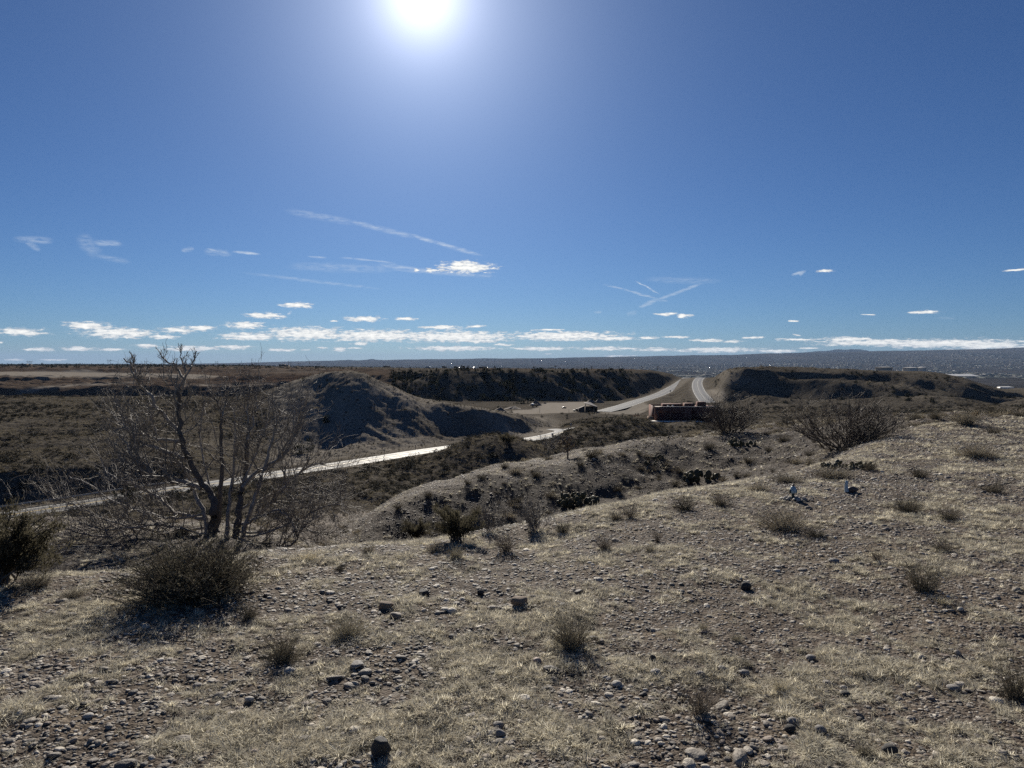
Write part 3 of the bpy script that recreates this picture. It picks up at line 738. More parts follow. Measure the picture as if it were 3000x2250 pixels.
m_bark2 = simple('dark bark', (.115, .10, .087), .8, .4, 14, bump=.6)
m_bush = simple('dark bush twig', (.105, .085, .068), .7, .3, 12, spec=.4)
m_twig = simple('bare grey twig', (.215, .19, .16), .7, .3, 12, spec=.4)
m_pad = simple('cactus pad', (.07, .072, .045), .6, .3, 14, spec=.35, trans=.12)
m_spine = simple('cactus spines', (.42, .33, .19), .6, .2, 14, trans=.5)

def pebble_mat():
    m, t, b = newmat('river pebble')
    oi = t.n('ShaderNodeObjectInfo'); tcn = t.n('ShaderNodeTexCoord')
    c = t.ramp(oi.outputs['Random'], [(0, (.085, .076, .067)), (.22, (.165, .144, .122)), (.45, (.25, .22, .18)), (.62, (.19, .15, .12)), (.78, (.34, .30, .245)), (.93, (.50, .45, .37)), (1, (.55, .50, .42))])
    nz = t.noise(tcn.outputs['Object'], 1.6, 5, .65)
    c2 = t.vm('SCALE', (1, 1, 1)); t.l(c, c2.node.inputs[0]); t.l(t.mapr(nz, .3, .7, .7, 1.3), c2.node.inputs[3])
    t.l(c2, b.inputs['Base Color']); b.inputs['Roughness'].default_value = .66; b.inputs['Specular IOR Level'].default_value = .22
    bumped(t, b, nz, .3, .2)
    return m
m_peb = pebble_mat()
m_rock_dark = simple('dark basalt stone', (.05, .046, .043), .7, .35, 22, bump=.5)
m_rock_brown = simple('brown sandstone', (.21, .155, .11), .8, .3, 22, bump=.5)
m_rock_grey = simple('grey stone', (.22, .20, .18), .65, .3, 22, bump=.4)
m_rock_pale = simple('pale stone', (.36, .33, .29), .65, .25, 22, bump=.4)
m_rock_pink = simple('pinkish stone', (.32, .245, .21), .65, .25, 22, bump=.4)

def stone_mesh(name, seed, mat, flat=.55, angular=0.0, sub=2):
    v, f = (IC2 if sub == 2 else IC3); r = np.random.default_rng(seed)
    v = v.copy()
    if angular >= 1:                      # broken block: a rough box with chipped corners
        v = .22 * v + .78 * v / np.abs(v).max(1, keepdims=True) * .8; v[:, 0] *= 1 - .18 * v[:, 2]; v[:, 1] += .15 * v[:, 2]
        ca, sa = math.cos(seed), math.sin(seed); v = np.stack([v[:, 0] * ca - v[:, 1] * sa, v[:, 0] * sa + v[:, 1] * ca, v[:, 2]], 1)
    if angular:
        for _ in range(9 if angular < 1 else 4):
            d = r.normal(size=3); d /= np.linalg.norm(d); k = r.uniform(.62, .85) if angular >= 1 else r.uniform(.45, .8)
            ex = np.maximum(v @ d - k, 0); v -= ex[:, None] * d * angular
    v = v * (1 + .28 * n3(v, 1.1, seed) + .1 * n3(v, 3, seed + 1))[:, None] * np.array([1.0, r.uniform(.62, .95), flat * r.uniform(.8, 1.2)])
    return mesh_np(name, v, f, mat, angular == 0)

# pebble kinds
peb = [stone_mesh('pebble', 100 + k, m_peb, .34 if k % 2 else .46, .0 if k < 4 else .9) for k in range(9)]
def tuft_mesh(name, seed, nb, length, width, spread, mat, lay=0.0, segs=2):
    r = np.random.default_rng(seed); B = Bag()
    for _ in range(nb):
        a = r.uniform(0, 2 * math.pi); L = length * r.uniform(.45, 1.15); tilt = spread * r.uniform(.15, 1.2)
        bx, by = r.normal(0, .18 * length, 2)
        d = np.array([math.cos(a) * math.sin(tilt), math.sin(a) * math.sin(tilt), math.cos(tilt)])
        bend = np.array([math.cos(a), math.sin(a), -.55]) * L * r.uniform(.05, .45) + np.array([0, 0, -lay * L * r.uniform(0, 1)])
        side = np.array([-math.sin(a + r.uniform(-.8, .8)), math.cos(a), 0]) * width * r.uniform(.6, 1.3)
        pts = [np.array([bx, by, 0]) + d * L * q + bend * q * q for q in np.linspace(0, 1, segs + 1)]
        ws = [1, .75, .12] if segs == 2 else np.linspace(1, .12, segs + 1)
        V = []
        for p, w in zip(pts, ws):
            p = np.array([p[0], p[1], max(p[2], .002)]); V += [p - side * w, p + side * w]
        B.add(V, [(2 * i, 2 * i + 1, 2 * i + 3, 2 * i + 2) for i in range(segs)])
    return B.mesh(name, mat)
tufts = [tuft_mesh('grass', 200 + k, 40, .042, .0016, 1.2, m_straw if k % 2 == 0 else m_straw2, .35) for k in range(6)]
mats_ = [tuft_mesh('grass', 230 + k, 40, .052, .0015, 1.65, m_straw if k % 2 else m_straw2, .6) for k in range(4)]

# --- where the hilltop shows, sample points evenly over the ground
def ground_samples(n, ya, yb, power):
    """random visible ground points, density falling with distance^power"""
    y = np.exp(rng.uniform(math.log(ya), math.log(yb), n * 2)) if power == 2 else None
    if y is None:
        q = rng.uniform(0, 1, n * 2); e = 2 - power
        y = (ya ** e + q * (yb ** e - ya ** e)) ** (1 / e)
    x = rng.uniform(-.79, .79, n * 2) * (y + 1.0)
    ok = GRID(VIS, x, y)
    return x[ok][:n], y[ok][:n]
def tilt_rot(n): return np.stack([rng.normal(0, .16, n), rng.normal(0, .16, n), rng.uniform(0, 6.283, n)], 1)

# patches: grass where the noise is high, pebbles where it is low
def grassy(x, y): return fbm(x * .9, y * .9, 301, 3, .6) * .55 + .95 * fbm(x * 3.0, y * 3.0, 305, 3, .65)
BAREPATCH = [P(1560, 1345, 4.3)]
x, y = ground_samples(330000, 2.3, 42, .95)
gq = grassy(x, y); keep = rng.uniform(size=len(x)) < np.clip(.85 - gq * 1.2, .3, 1) * np.where(GRID(KK, x, y) > 2.75, .9, 1); x, y, gq = x[keep], y[keep], gq[keep]
size = np.exp(rng.normal(math.log(.0074), .5, len(x))) * (1 + np.clip(y - 6, 0, 30) * .05)
size = size * np.where(GRID(KK, x, y) > 2.75, .8, 1)
size = np.minimum(size * (1 + .35 * fbm(x * .5, y * .5, 311, 2)), .05)
z = GZ(x, y) + size * .08
scatter('gravel', np.stack([x, y, z], 1), tilt_rot(len(x)), np.stack([size] * 3, 1) * rng.uniform(.8, 1.25, (len(x), 3)), rng.integers(0, 9, len(x)), peb)

x, y = ground_samples(210000, 2.3, 36, .95)
gq = grassy(x, y); keep = rng.uniform(size=len(x)) < np.clip(.30 + gq * 1.9, .03, 1) * np.clip(1.25 - y * .05, .5, 1) * np.where(GRID(KK, x, y) > 2.7, .28, 1.0); x, y, gq = x[keep], y[keep], gq[keep]
s_ = rng.uniform(.55, 1.25, len(x)) * (1 + np.clip(y - 6, 0, 30) * .03) * (1 + .4 * np.clip(gq, -.5, .6))
scatter('dry_grass', np.stack([x, y, GZ(x, y) - .003], 1), np.stack([rng.normal(0, .12, len(x)), rng.normal(0, .12, len(x)), rng.uniform(0, 6.283, len(x))], 1),
        np.stack([s_, s_, s_ * rng.uniform(.6, 1.15, len(x))], 1), rng.integers(0, 10, len(x)), tufts + mats_)

# ------------------------------------------------------------------ twiggy dry shrubs
def shrub_mesh(name, seed, n, h, rad, mats, spread=.9, twig=3, r0=.0026, leaf=0, bend=.25, sides=3):
    """many fine stems from one base, with side twigs and (leaf) small seed or leaf flecks"""
    r = np.random.default_rng(seed); S = Bag(); Lf = Bag()
    for _ in range(n):
        a = r.uniform(0, 2 * math.pi); tl = spread * math.sqrt(r.uniform(0, 1)); L = h * r.uniform(.55, 1.1) * (1 - .22 * tl)
        bx, by = r.normal(0, rad * .22, 2)
        d = np.array([math.cos(a) * math.sin(tl), math.sin(a) * math.sin(tl), math.cos(tl)])
        q = np.linspace(0, 1, 4)[:, None]
        wob = r.normal(0, .05 * L, (4, 3)); wob[0] = 0
        pts = np.array([bx, by, -.01]) + d * L * q + np.array([math.cos(a), math.sin(a), .3]) * L * bend * q * q + wob
        pts[:, 2] = np.maximum(pts[:, 2], -.01)
        tube(S, pts, r0 * np.array([1.3, 1.0, .7, .35]), sides, int(r.integers(0, 2)))
        for _k in range(twig):
            f = r.uniform(.3, .95); i = min(int(f * 3), 2); p = pts[i] + (pts[i + 1] - pts[i]) * (f * 3 - i)
            d2 = d + r.normal(0, .55, 3); d2 /= np.linalg.norm(d2); L2 = L * r.uniform(.12, .34)
            e = p + d2 * L2 * np.array([1, 1, .9]); mid_ = (p + e) / 2 + r.normal(0, .03 * L2, 3)
            tube(S, [p, mid_, e], r0 * np.array([.7, .5, .25]), 3, int(r.integers(0, 2)))
            for _j in range(leaf):
                c_ = p + (e - p) * r.uniform(.2, 1.05) + r.normal(0, .01, 3); w = h * r.uniform(.010, .024)
                u_ = r.normal(size=3); u_ /= np.linalg.norm(u_); v_ = np.cross(u_, r.normal(size=3)); v_ /= np.linalg.norm(v_) + 1e-9
                Lf.add([c_ - u_ * w, c_ + v_ * w * .45, c_ + u_ * w, c_ - v_ * w * .45], [(0, 1, 2, 3)])
    return S.mesh(name, mats), (Lf.mesh('leaves', mats[1]) if leaf else None)
SH = {
 'low': [shrub_mesh('stems', 400 + k, 130, .22, .16, [m_stem, m_stem2], 1.15, 3, .0016, 2) for k in range(3)],
 'round': [shrub_mesh('stems', 410 + k, 210, .30, .2, [m_stem, m_stem2], 1.35, 4, .0018, 2) for k in range(2)],
 'tall': [shrub_mesh('stems', 420 + k, 90, .34, .14, [m_stem, m_stem], .75, 4, .0018, 1) for k in range(3)],
 'big': [shrub_mesh('stems', 430, 1000, .55, .5, [m_stem, m_stem2], 1.2, 4, .0024, 2)],
 'straw': [shrub_mesh('blades', 440 + k, 150, .13, .07, [m_straw, m_straw2], .8, 0, .0012, 0) for k in range(2)],
 'strawbig': [shrub_mesh('blades', 446, 240, .2, .18, [m_straw2, m_straw], 1.0, 1, .0013, 0)],
 'brown': [shrub_mesh('stems', 450 + k, 300, .34, .3, [m_stem, m_straw2], 1.3, 3, .0019, 1) for k in range(2)],
}
SHREF = {'low': (.40, .23), 'round': (.60, .30), 'tall': (.40, .36), 'big': (1.12, .56), 'straw': (.17, .13), 'strawbig': (.33, .19), 'brown': (.66, .34)}
shrub_count = {}
def place_shrub(u, v, wpx, hpx, kind, label, cat='shrub', group='dry shrubs on the gravel hilltop', yr=(2.2, 60)):
    p = hit(u, v, *yr); sc_ = p[1] / F
    k = shrub_count.get(kind, 0); shrub_count[kind] = k + 1
    st_, lf = SH[kind][k % len(SH[kind])]
    W0, H0 = SHREF[kind]
    nm = {'straw': 'straw_tuft', 'strawbig': 'straw_clump', 'brown': 'brown_shrub', 'tall': 'twiggy_shrub', 'round': 'round_shrub', 'big': 'broom_shrub', 'low': 'low_shrub'}[kind]
    e = empty(nm, p, rng.uniform(0, 6.28)); tag(e, label, cat, group)
    sx_ = wpx * sc_ / W0; sz_ = hpx * sc_ / H0
    o = obj('stems' if 'straw' not in kind else 'blades', st_, e); o.scale = (sx_, sx_, sz_)
    if lf: o2 = obj('leaves', lf, e); o2.scale = (sx_, sx_, sz_)
    return e
for a in [
 (418,1292,335,150,'big','large dark broom-like shrub at the foot of the bare dead tree'),
 (536,1338,62,56,'low','small dark shrub on the gravel just right of the large broom-like shrub'),
 (612,1428,125,88,'round','wide wispy shrub with a dark heart in the lower left of the gravel'),
 (752,1376,88,62,'strawbig','straw coloured clump between the wispy shrub and the tan slab','grass clump'),
 (1238,1398,118,96,'round','spiky brown shrub with deep shadow near the middle of the gravel'),
 (1512,1545,104,96,'tall','upright grey shrub over dark dug soil at the lower centre right'),
 (1686,1497,36,40,'straw','bright golden grass tuft right of the upright grey shrub','grass tuft'),
 (2192,1512,86,118,'round','dark shrub cut off by the right edge of the photo, lowest on that side'),
 (1992,1275,110,92,'low','rounded grey shrub with shadow to its right, on the right of the gravel'),
 (2036,1192,62,40,'low','faint low shrub behind the rounded grey shrub'),
 (1893,1213,34,34,'tall','thin sparse shrub left of the faint low shrub'),
 (2050,1122,62,42,'low','small shrub level with the long wispy shrub, far to its right'),
 (1958,1106,84,50,'round','bushy grey shrub on the slope right of the bird sculptures'),
 (1694,1143,140,60,'brown','long wispy shrub in front of the pale-headed bird sculpture'),
 (1762,1160,56,30,'low','low tail of twigs at the right end of the long wispy shrub'),
 (2146,1064,76,34,'low','flat grey shrub close to the right edge, above the bushy grey one'),
 (1984,1031,58,34,'low','shrub below the long clump, right of the prickly pears'),
 (2112,986,112,40,'brown','long low clump on the right slope, in sun'),
 (2086,917,66,40,'brown','dense rounded brown shrub on the skyline of the right slope'),
 (2018,905,38,24,'round','right one of two small brown shrubs on the ridge left of the dense rounded one'),
 (1971,908,42,26,'round','left one of two small brown shrubs on the ridge beside the bare bush'),
 (2146,937,46,24,'low','grey clump just below the dense rounded brown shrub'),
 (2150,895,54,22,'round','shrub on the ridge beside the cholla, right of the dense rounded one'),
 (2204,900,40,20,'round','last shrub on the ridge at the right edge'),
 (1306,1187,56,38,'tall','dark upright shrub alone on the gravel right of centre'),
 (1092,1193,74,58,'tall','brown upright shrub on the lip right of the dark juniper'),
 (1404,1192,28,20,'straw','small pale grass tuft right of the dark upright shrub','grass tuft'),
 (1420,1170,26,32,'tall','sparse dark sprig above the small pale tuft'),
 (735,1232,40,22,'low','small clump on the left lip above the straw clump'),
 (795,1197,36,32,'brown','dark brown clump on the lip below the gully'),
 (668,1210,60,24,'straw','pale straw fringe at the lip right of the dead tree','grass tuft'),
 (1216,1152,46,36,'low','twiggy clump on the lip, second right of the dark juniper'),
 (1362,1120,44,36,'tall','grey sprig on the lip left of the paired shrubs'),
 (1332,1122,40,20,'brown','rusty brown grass patch on the lip left of the grey sprig'),
 (1478,1102,66,46,'low','left shrub of the pair on the lip right of centre'),
 (1556,1093,62,40,'low','right shrub of the pair on the lip right of centre'),
 (1800,1030,120,30,'brown','band of brown grass in front of the right prickly pears','grass clump'),
 (1880,1016,50,30,'low','grey shrub right of the right prickly pears'),
 (1700,1040,90,22,'brown','rusty grass strip behind the pale-headed bird sculpture','grass clump'),
 (1640,1060,64,26,'brown','brown grass left of the pale-headed bird sculpture','grass clump'),
 (985,1207,40,34,'strawbig','straw grass below the dark juniper on the lip','grass clump'),
 (940,1192,44,30,'brown','rusty grass left of the straw below the dark juniper','grass clump'),
 (2040,1305,40,18,'straw','pale tuft under the rounded grey shrub','grass tuft'),
 (1615,1440,34,18,'straw','flat pale tuft above the golden tuft','grass tuft'),
 (1870,1635,46,34,'straw','golden tuft at the bottom edge right of centre','grass tuft'),
 (2130,1440,40,22,'straw','pale tuft near the right edge shrub','grass tuft'),
 (1590,1385,36,22,'straw','pale tuft above the flat one right of the spiky shrub','grass tuft'),
 (1520,1362,28,24,'straw','small tuft right of the spiky brown shrub','grass tuft'),
 (160,1290,70,26,'brown','shaded grass at the left lip below the juniper','grass clump'),
 (75,1270,90,50,'brown','brown grass at the foot of the left edge juniper','grass clump')]:
    place_shrub(*a)
# smaller shrubs on the pebbled spur
for u, v, w, h, k, lab in [
 (1278,988,46,26,'round','dark shrub on the spur crest right of the cholla'),(1254,1006,30,18,'low','small grey shrub below the crest shrub of the spur'),
 (1156,1030,36,22,'round','rounded shrub on the left part of the spur'),(1113,1024,42,22,'brown','rusty shrub left of the rounded one on the spur'),
 (1380,984,24,18,'low','small shrub on the upper spur left of the cactus row'),(1385,1016,24,16,'low','small shrub in the middle of the spur'),
 (1532,970,36,24,'round','shrub on the spur below the left bare bush'),(1616,1000,32,24,'low','shrub on the spur right of the middle prickly pear'),
 (1591,1032,26,20,'low','dim shrub on the lower spur below the middle prickly pear'),(1691,955,38,26,'round','shrub on the spur crest left of the right bare bush'),
 (1040,1035,30,16,'low','shrub low on the left spur crest'),(1090,1010,28,14,'brown','rusty clump on the left spur crest'),
 (1010,1045,24,14,'low','lowest crest clump at the left end of the spur'),(925,1075,26,22,'round','clump on the spur edge above the gully mouth'),
 (860,1100,30,22,'low','clump at the very left of the spur edge'),(1660,975,28,16,'low','small clump between spur crest and cactus'),
 (1460,1050,30,18,'low','dim clump on the lower spur left of the long prickly pear'),(1335,1060,26,18,'round','dim clump above the lip on the spur'),
 (1190,1075,36,20,'brown','brown clump left of the big prickly pear on the spur'),(1120,1085,30,20,'low','brown clump low on the spur left side'),
 (1750,985,34,18,'low','clump under the right bare bush'),(1030,1110,34,24,'brown','dead twigs low in the gully left of the juniper')]:
    place_shrub(u, v, w, h, k, lab, group='small shrubs on the pebbled spur', yr=(10.5, 60))

# small dry scrub filling the gully and the spur between the shrubs
x, y = ground_samples(9000, 10.5, 32, 1.0)
kk = GRID(KK, x, y); k = (kk > 2.6) & (kk < 4.5) & (rng.uniform(size=len(x)) < np.clip(.02 + .36 * fbm(x * .6, y * .6, 331, 3) + .2 * (kk < 3.1), 0, 1)); x, y = x[k], y[k]
s_ = rng.uniform(.25, .65, len(x))
scatter('gully_scrub', np.stack([x, y, GZ(x, y) - .01], 1), np.stack([0 * x, 0 * x, rng.uniform(0, 6.28, len(x))], 1), np.stack([s_, s_, s_ * rng.uniform(.6, 1, len(x))], 1), rng.integers(0, 5, len(x)), [a[0] for a in SH['low']] + [a[0] for a in SH['brown']])

# ------------------------------------------------------------------ named stones
def place_stone(u, v, wpx, hpx, mat, label, angular=0.0, seed=0, cat='stone', nm='stone', group='larger stones in the gravel'):
    p = hit(u, v, 2.0, 40); s_ = p[1] / F
    me = stone_mesh('stone', 500 + seed, mat, 1.0, angular, 3)
    o = obj(nm, me); co = np.array([q.co[:] for q in me.vertices]); ext = co.max(0) - co.min(0)
    o.scale = (wpx * s_ / ext[0], wpx * .8 * s_ / ext[1], hpx * s_ * 1.05 / ext[2])
    o.rotation_euler = (0, 0, rng.uniform(-.3, .3)); o.location = (p[0], p[1] + wpx * .3 * s_, p[2] + hpx * s_ * .34)
    return tag(o, label, cat, group)
for k, (u, v, w, h, mt, an, lab) in enumerate([
 (820,1640,48,44,m_rock_dark,1.0,'dark angular block standing in the grass at the bottom edge'),
 (831,1316,34,16,m_rock_brown,1.0,'small tan wedge stone left of the dark one with a white top'),
 (1122,1312,40,20,m_rock_brown,1.0,'tan flat slab, the largest one in the middle of the gravel'),
 (915,1288,28,15,m_rock_dark,1.0,'dark stone with a pale top between the two tan stones'),
 (768,1446,34,16,m_rock_grey,.9,'grey low block left of centre below the straw clump'),
 (1161,1436,20,15,m_rock_pink,0,'round pinkish cobble left below the spiky brown shrub'),
 (1077,1575,26,14,m_rock_grey,0,'upper of two grey cobbles at the lower centre'),
 (1080,1594,26,16,m_rock_grey,.6,'lower of two grey cobbles at the lower centre'),
 (1333,1486,24,13,m_rock_pale,0,'pale cobble under the spiky brown shrub shadow'),
 (953,1610,18,10,m_rock_pale,0,'pale flat cobble near the dark angular block'),
 (1614,1276,24,20,m_rock_dark,.3,'round dark stone alone in short grass right of centre'),
 (1805,1218,24,11,m_rock_grey,0,'flat grey cobble high on the right of the gravel'),
 (1754,1428,24,12,m_rock_grey,0,'flat cobble right of the golden tuft and above it'),
 (1772,1538,26,18,m_rock_brown,0,'brown cobble right of the golden grass tuft'),
 (1714,1568,26,17,m_rock_grey,0,'upper cobble of the pair below the golden tuft'),
 (1710,1584,26,17,m_rock_dark,0,'lower dark cobble of the pair below the golden tuft'),
 (1776,1586,26,18,m_rock_grey,0,'dark topped cobble below the brown cobble'),
 (1927,1634,36,22,m_rock_dark,0,'large smooth dark cobble at the bottom edge'),
 (2066,1496,30,14,m_rock_grey,0,'flat grey cobble left of the right edge shrub'),
 (1829,1508,24,14,m_rock_dark,0,'rounded dark cobble above the brown cobble'),
 (1790,1482,22,10,m_rock_grey,0,'flat grey cobble above the rounded dark one'),
 (2070,1416,13,11,m_rock_pale,0,'small white cobble among dark ones at the right'),
 (1824,1491,16,9,m_rock_pale,0,'white cobble touching the rounded dark one'),
 (187,1554,24,11,m_rock_pale,0,'pale flat cobble in the grass at the lower left'),
 (424,1489,22,12,m_rock_grey,0,'grey cobble below the wispy shrub on the left'),
 (537,1518,20,13,m_rock_pale,0,'pale cobble right of the grey one at lower left'),
 (547,1632,19,11,m_rock_pink,0,'pinkish cobble near the bottom edge on the left'),
 (624,1457,24,14,m_rock_pale,.5,'pale broken stone just under the wispy shrub'),
 (177,1530,17,12,m_rock_dark,.5,'small dark stone above the pale flat cobble at the left'),
 (656,1601,28,8,m_rock_grey,0,'thin flat cobble near the bottom left of centre'),
 (1037,1286,16,12,m_rock_dark,.5,'small dark stone behind the tan slab'),
 (1410,1430,15,16,m_rock_dark,.4,'small upright black stone right of the spiky shrub shadow'),
 (1418,1460,24,14,m_rock_pale,0,'pale cobble at the left of the cobble bed'),
 (1515,1465,22,13,m_rock_grey,0,'grey cobble in the middle of the cobble bed'),
 (1610,1462,24,14,m_rock_grey,0,'grey cobble at the right of the cobble bed'),
 (1560,1452,20,12,m_rock_pale,0,'pale cobble near the upright grey shrub')]):
    place_stone(u, v, w, h, mt, lab, an, k)

ANCH = [(420,1310,'the broom-like shrub'),(612,1428,'the wispy shrub'),(752,1376,'the straw clump'),(1238,1398,'the spiky brown shrub'),(1512,1545,'the upright grey shrub'),(1992,1275,'the rounded grey shrub'),(2192,1512,'the right edge shrub'),(820,1640,'the dark angular block'),(1122,1312,'the tan flat slab'),(1686,1497,'the golden tuft'),(1927,1634,'the large smooth cobble'),(190,1554,'the pale flat cobble'),(1080,1585,'the two grey cobbles'),(1614,1276,'the round dark stone'),(1306,1187,'the dark upright shrub')]
# cobbles scattered through the gravel, nothing tells one from another
cob = [stone_mesh('cobble', 600 + k, m_peb, .42, 0 if k < 3 else .8, 2) for k in range(6)]
x, y = ground_samples(1200, 2.5, 9, 1.4); o_ = np.argsort(grassy(x, y))[:420]; x, y = x[o_], y[o_]
for k in range(230):
    s_ = float(np.exp(rng.normal(math.log(.0125), .25)) * (1 + max(y[k] - 5, 0) * .05))
    o = obj('cobble', cob[k % 6]); o.location = (x[k], y[k], float(GZ(x[k], y[k])) + s_ * .08); o.scale = (s_ * 1.15, s_, s_)
    o.rotation_euler = (rng.normal(0, .15), rng.normal(0, .15), rng.uniform(0, 6.28))
    uu, vv = project(x[k], y[k], float(GZ(x[k], y[k]))); near_ = min(ANCH, key=lambda a: (a[0] - uu) ** 2 + 2.5 * (a[1] - vv) ** 2)[2]
    side = ('left of ' if uu < [a for a in ANCH if a[2] == near_][0][0] else 'right of ') if near_[0] != '!' else 'in '
    tag(o, ('larger' if s_ > .0145 else 'small') + ' river cobble in the gravel just ' + side + near_.strip('!'), 'cobble', 'cobbles scattered through the hilltop gravel')

# ------------------------------------------------------------------ bare dead tree on the slope below the lip
class Grow:
    def __init__(s, seed): s.r = np.random.default_rng(seed)
    def twig(s, bag, p, d, L, r0, lvl, up=.25, wander=.28, kids=3, m=0):
        r = s.r; n = 5; pts = [np.array(p, float)]; d = np.array(d, float); d /= np.linalg.norm(d)
        for i in range(n):
            d = d + r.normal(0, wander, 3) + np.array([0, 0, up * .35]); d /= np.linalg.norm(d)
            pts.append(pts[-1] + d * L / n)
        pts = np.array(pts)
        tube(bag, pts, np.linspace(r0, max(r0 * .3, .0016), n + 1), 4 if r0 > .006 else 3, m)
        if lvl > 0:
            for _ in range(kids):
                f = r.uniform(.2, .98) * n; i = min(int(f), n - 1); q = pts[i] + (pts[i + 1] - pts[i]) * (f - i)
                t_ = pts[i + 1] - pts[i]; t_ /= np.linalg.norm(t_)
                d2 = t_ + r.normal(0, .6, 3) + np.array([0, 0, up]); s.twig(bag, q, d2, L * r.uniform(.35, .65), max(r0 * .55, .0026), lvl - 1, up, wander, kids, m)
def limb_points(uvs, y, dy, seed):
    """a limb drawn as photo points at distance y, swinging dy towards or away"""
    r = np.random.default_rng(seed); n = len(uvs)
    a = np.array([P(u, v, y + dy * (i / max(n - 1, 1)) ** 1.2 + (r.normal(0, .07) if i else 0)) for i, (u, v) in enumerate(uvs)])
    out_ = []
    for i in range(n - 1):                       # Catmull-Rom with a little wobble
        p0, p1, p2, p3 = a[max(i - 1, 0)], a[i], a[i + 1], a[min(i + 2, n - 1)]
        for f in (0, .25, .5, .75):
            q = .5 * ((2 * p1) + (-p0 + p2) * f + (2 * p0 - 5 * p1 + 4 * p2 - p3) * f * f + (-p0 + 3 * p1 - 3 * p2 + p3) * f ** 3)
            out_.append(q + (r.normal(0, .012, 3) if f else 0))
    out_.append(a[-1]); return np.array(out_)
TY = 11.6
tb = hit(470, 1158, 8, 20)
TY = tb[1]
tree = tag(empty('dead_tree', tb), 'large bare dead tree with two thick trunks and grey twisting limbs on the left', 'tree')
TL = np.array(tb)
G = Grow(5)
LIMBS = [  # name, points, base px, tip px, depth swing, twig count, upright
 ('trunk', [(458,1172),(459,1140),(461,1100),(455,1065),(432,1035),(410,993),(394,950),(388,905),(386,870),(386,838)], 28, 9, -.3, 16, .5),
 ('trunk', [(508,1168),(513,1131),(519,1085),(524,1055),(530,1017),(533,975),(535,940),(539,907)], 24, 7, .35, 14, .5),
 ('trunk', [(470,1150),(474,1100),(476,1055),(481,1003),(477,950),(478,897),(471,872),(464,858)], 18, 5, .9, 12, .5),
 ('limb', [(386,840),(397,824),(383,797),(362,783),(350,770),(345,760)], 10, 2, -.2, 8, .7),
 ('limb', [(394,826),(402,800),(394,780),(390,768),(394,752)], 8, 2, .1, 7, .7),
 ('limb', [(390,850),(410,800),(416,782),(425,758)], 8, 2, .3, 8, .7),
 ('limb', [(400,990),(374,981),(336,966),(298,961),(277,930),(264,900),(254,862)], 15, 4, -.7, 14, .6),
 ('limb', [(388,952),(352,950),(320,941),(292,929),(266,920),(240,890)], 14, 3, .6, 12, .5),
 ('limb', [(386,932),(362,907),(338,881),(329,857),(308,838),(290,815),(281,790),(267,774)], 14, 4, -.4, 14, .6),
 ('limb', [(312,843),(298,825),(291,792),(283,762)], 6, 2.5, .2, 6, .8),
 ('limb', [(434,1056),(384,1038),(350,1030),(320,1027),(298,1004),(282,977),(268,940)], 16, 4, -.9, 14, .6),
 ('limb', [(446,1124),(404,1113),(371,1102),(335,1070),(297,1051),(264,1038),(228,1019),(214,985)], 13, 4, .8, 14, .6),
 ('limb', [(455,1162),(400,1170),(350,1180),(310,1184),(273,1179),(233,1189),(187,1205),(150,1205),(110,1190)], 14, 4, -1.4, 16, .3),
 ('limb', [(450,1150),(380,1166),(320,1168),(283,1156),(233,1159),(187,1154),(133,1140),(83,1136)], 12, 3.5, -.6, 16, .4),
 ('limb', [(444,1140),(366,1150),(290,1140),(220,1120),(160,1090),(104,1074)], 10, 3, .8, 14, .5),
 ('limb', [(438,1110),(380,1120),(310,1105),(250,1085),(190,1045),(150,1030)], 9, 3, 1.4, 12, .5),
 ('limb', [(524,1052),(563,1014),(600,993),(627,966),(635,923),(632,862)], 14, 4, -.5, 12, .6),
 ('limb', [(612,980),(640,930),(654,876)], 6, 2.5, .2, 6, .8),
 ('limb', [(535,950),(548,910),(553,875),(554,846)], 8, 3, .3, 8, .7),
 ('limb', [(537,915),(535,880),(541,850),(540,835)], 8, 2.5, -.2, 7, .7),
 ('limb', [(478,905),(486,880),(490,862)], 6, 2.5, .1, 5, .7),
 ('limb', [(514,1136),(548,1120),(580,1091),(607,1057),(638,1030),(670,1006),(708,998)], 13, 4, .7, 16, .5),
 ('limb', [(518,1133),(560,1118),(588,1103),(615,1110),(632,1130),(640,1150)], 10, 4, -.7, 10, .2),
 ('limb', [(510,1160),(550,1176),(600,1186),(633,1173),(655,1140),(690,1115)], 11, 3.5, -.6, 14, .4),
 ('limb', [(522,1100),(570,1075),(620,1060),(680,1050),(735,1040)], 9, 3, 1.2, 14, .4),
 ('limb', [(516,1150),(570,1150),(630,1135),(690,1150),(740,1150)], 9, 3, .4, 14, .4),
 ('limb', [(462,1070),(440,1000),(432,940),(440,880),(446,840)], 8, 2.5, 1.0, 9, .7),
 ('limb', [(526,1040),(560,960),(580,900),(585,870)], 8, 2.5, .9, 9, .7),
 ('trunk', [(448,1165),(440,1110),(420,1060),(396,1010),(350,960),(330,915),(322,885)], 17, 4, .6, 14, .5),
 ('trunk', [(522,1165),(540,1110),(558,1060),(575,1000),(590,950),(600,905),(603,880)], 17, 4, -.4, 14, .5),
 ('trunk', [(490,1165),(492,1110),(500,1050),(506,990),(508,930),(506,880)], 16, 4, .5, 12, .5),
 ('limb', [(520,1160),(580,1150),(650,1120),(700,1095),(745,1090)], 9, 3, -.3, 14, .3),
 ('limb', [(450,1160),(390,1140),(320,1135),(240,1145),(170,1130)], 9, 3, -.9, 14, .3),
 ('limb', [(430,1035),(380,1000),(330,1000),(290,985),(250,985)], 9, 3, 1.2, 12, .5)]
TW = Bag()
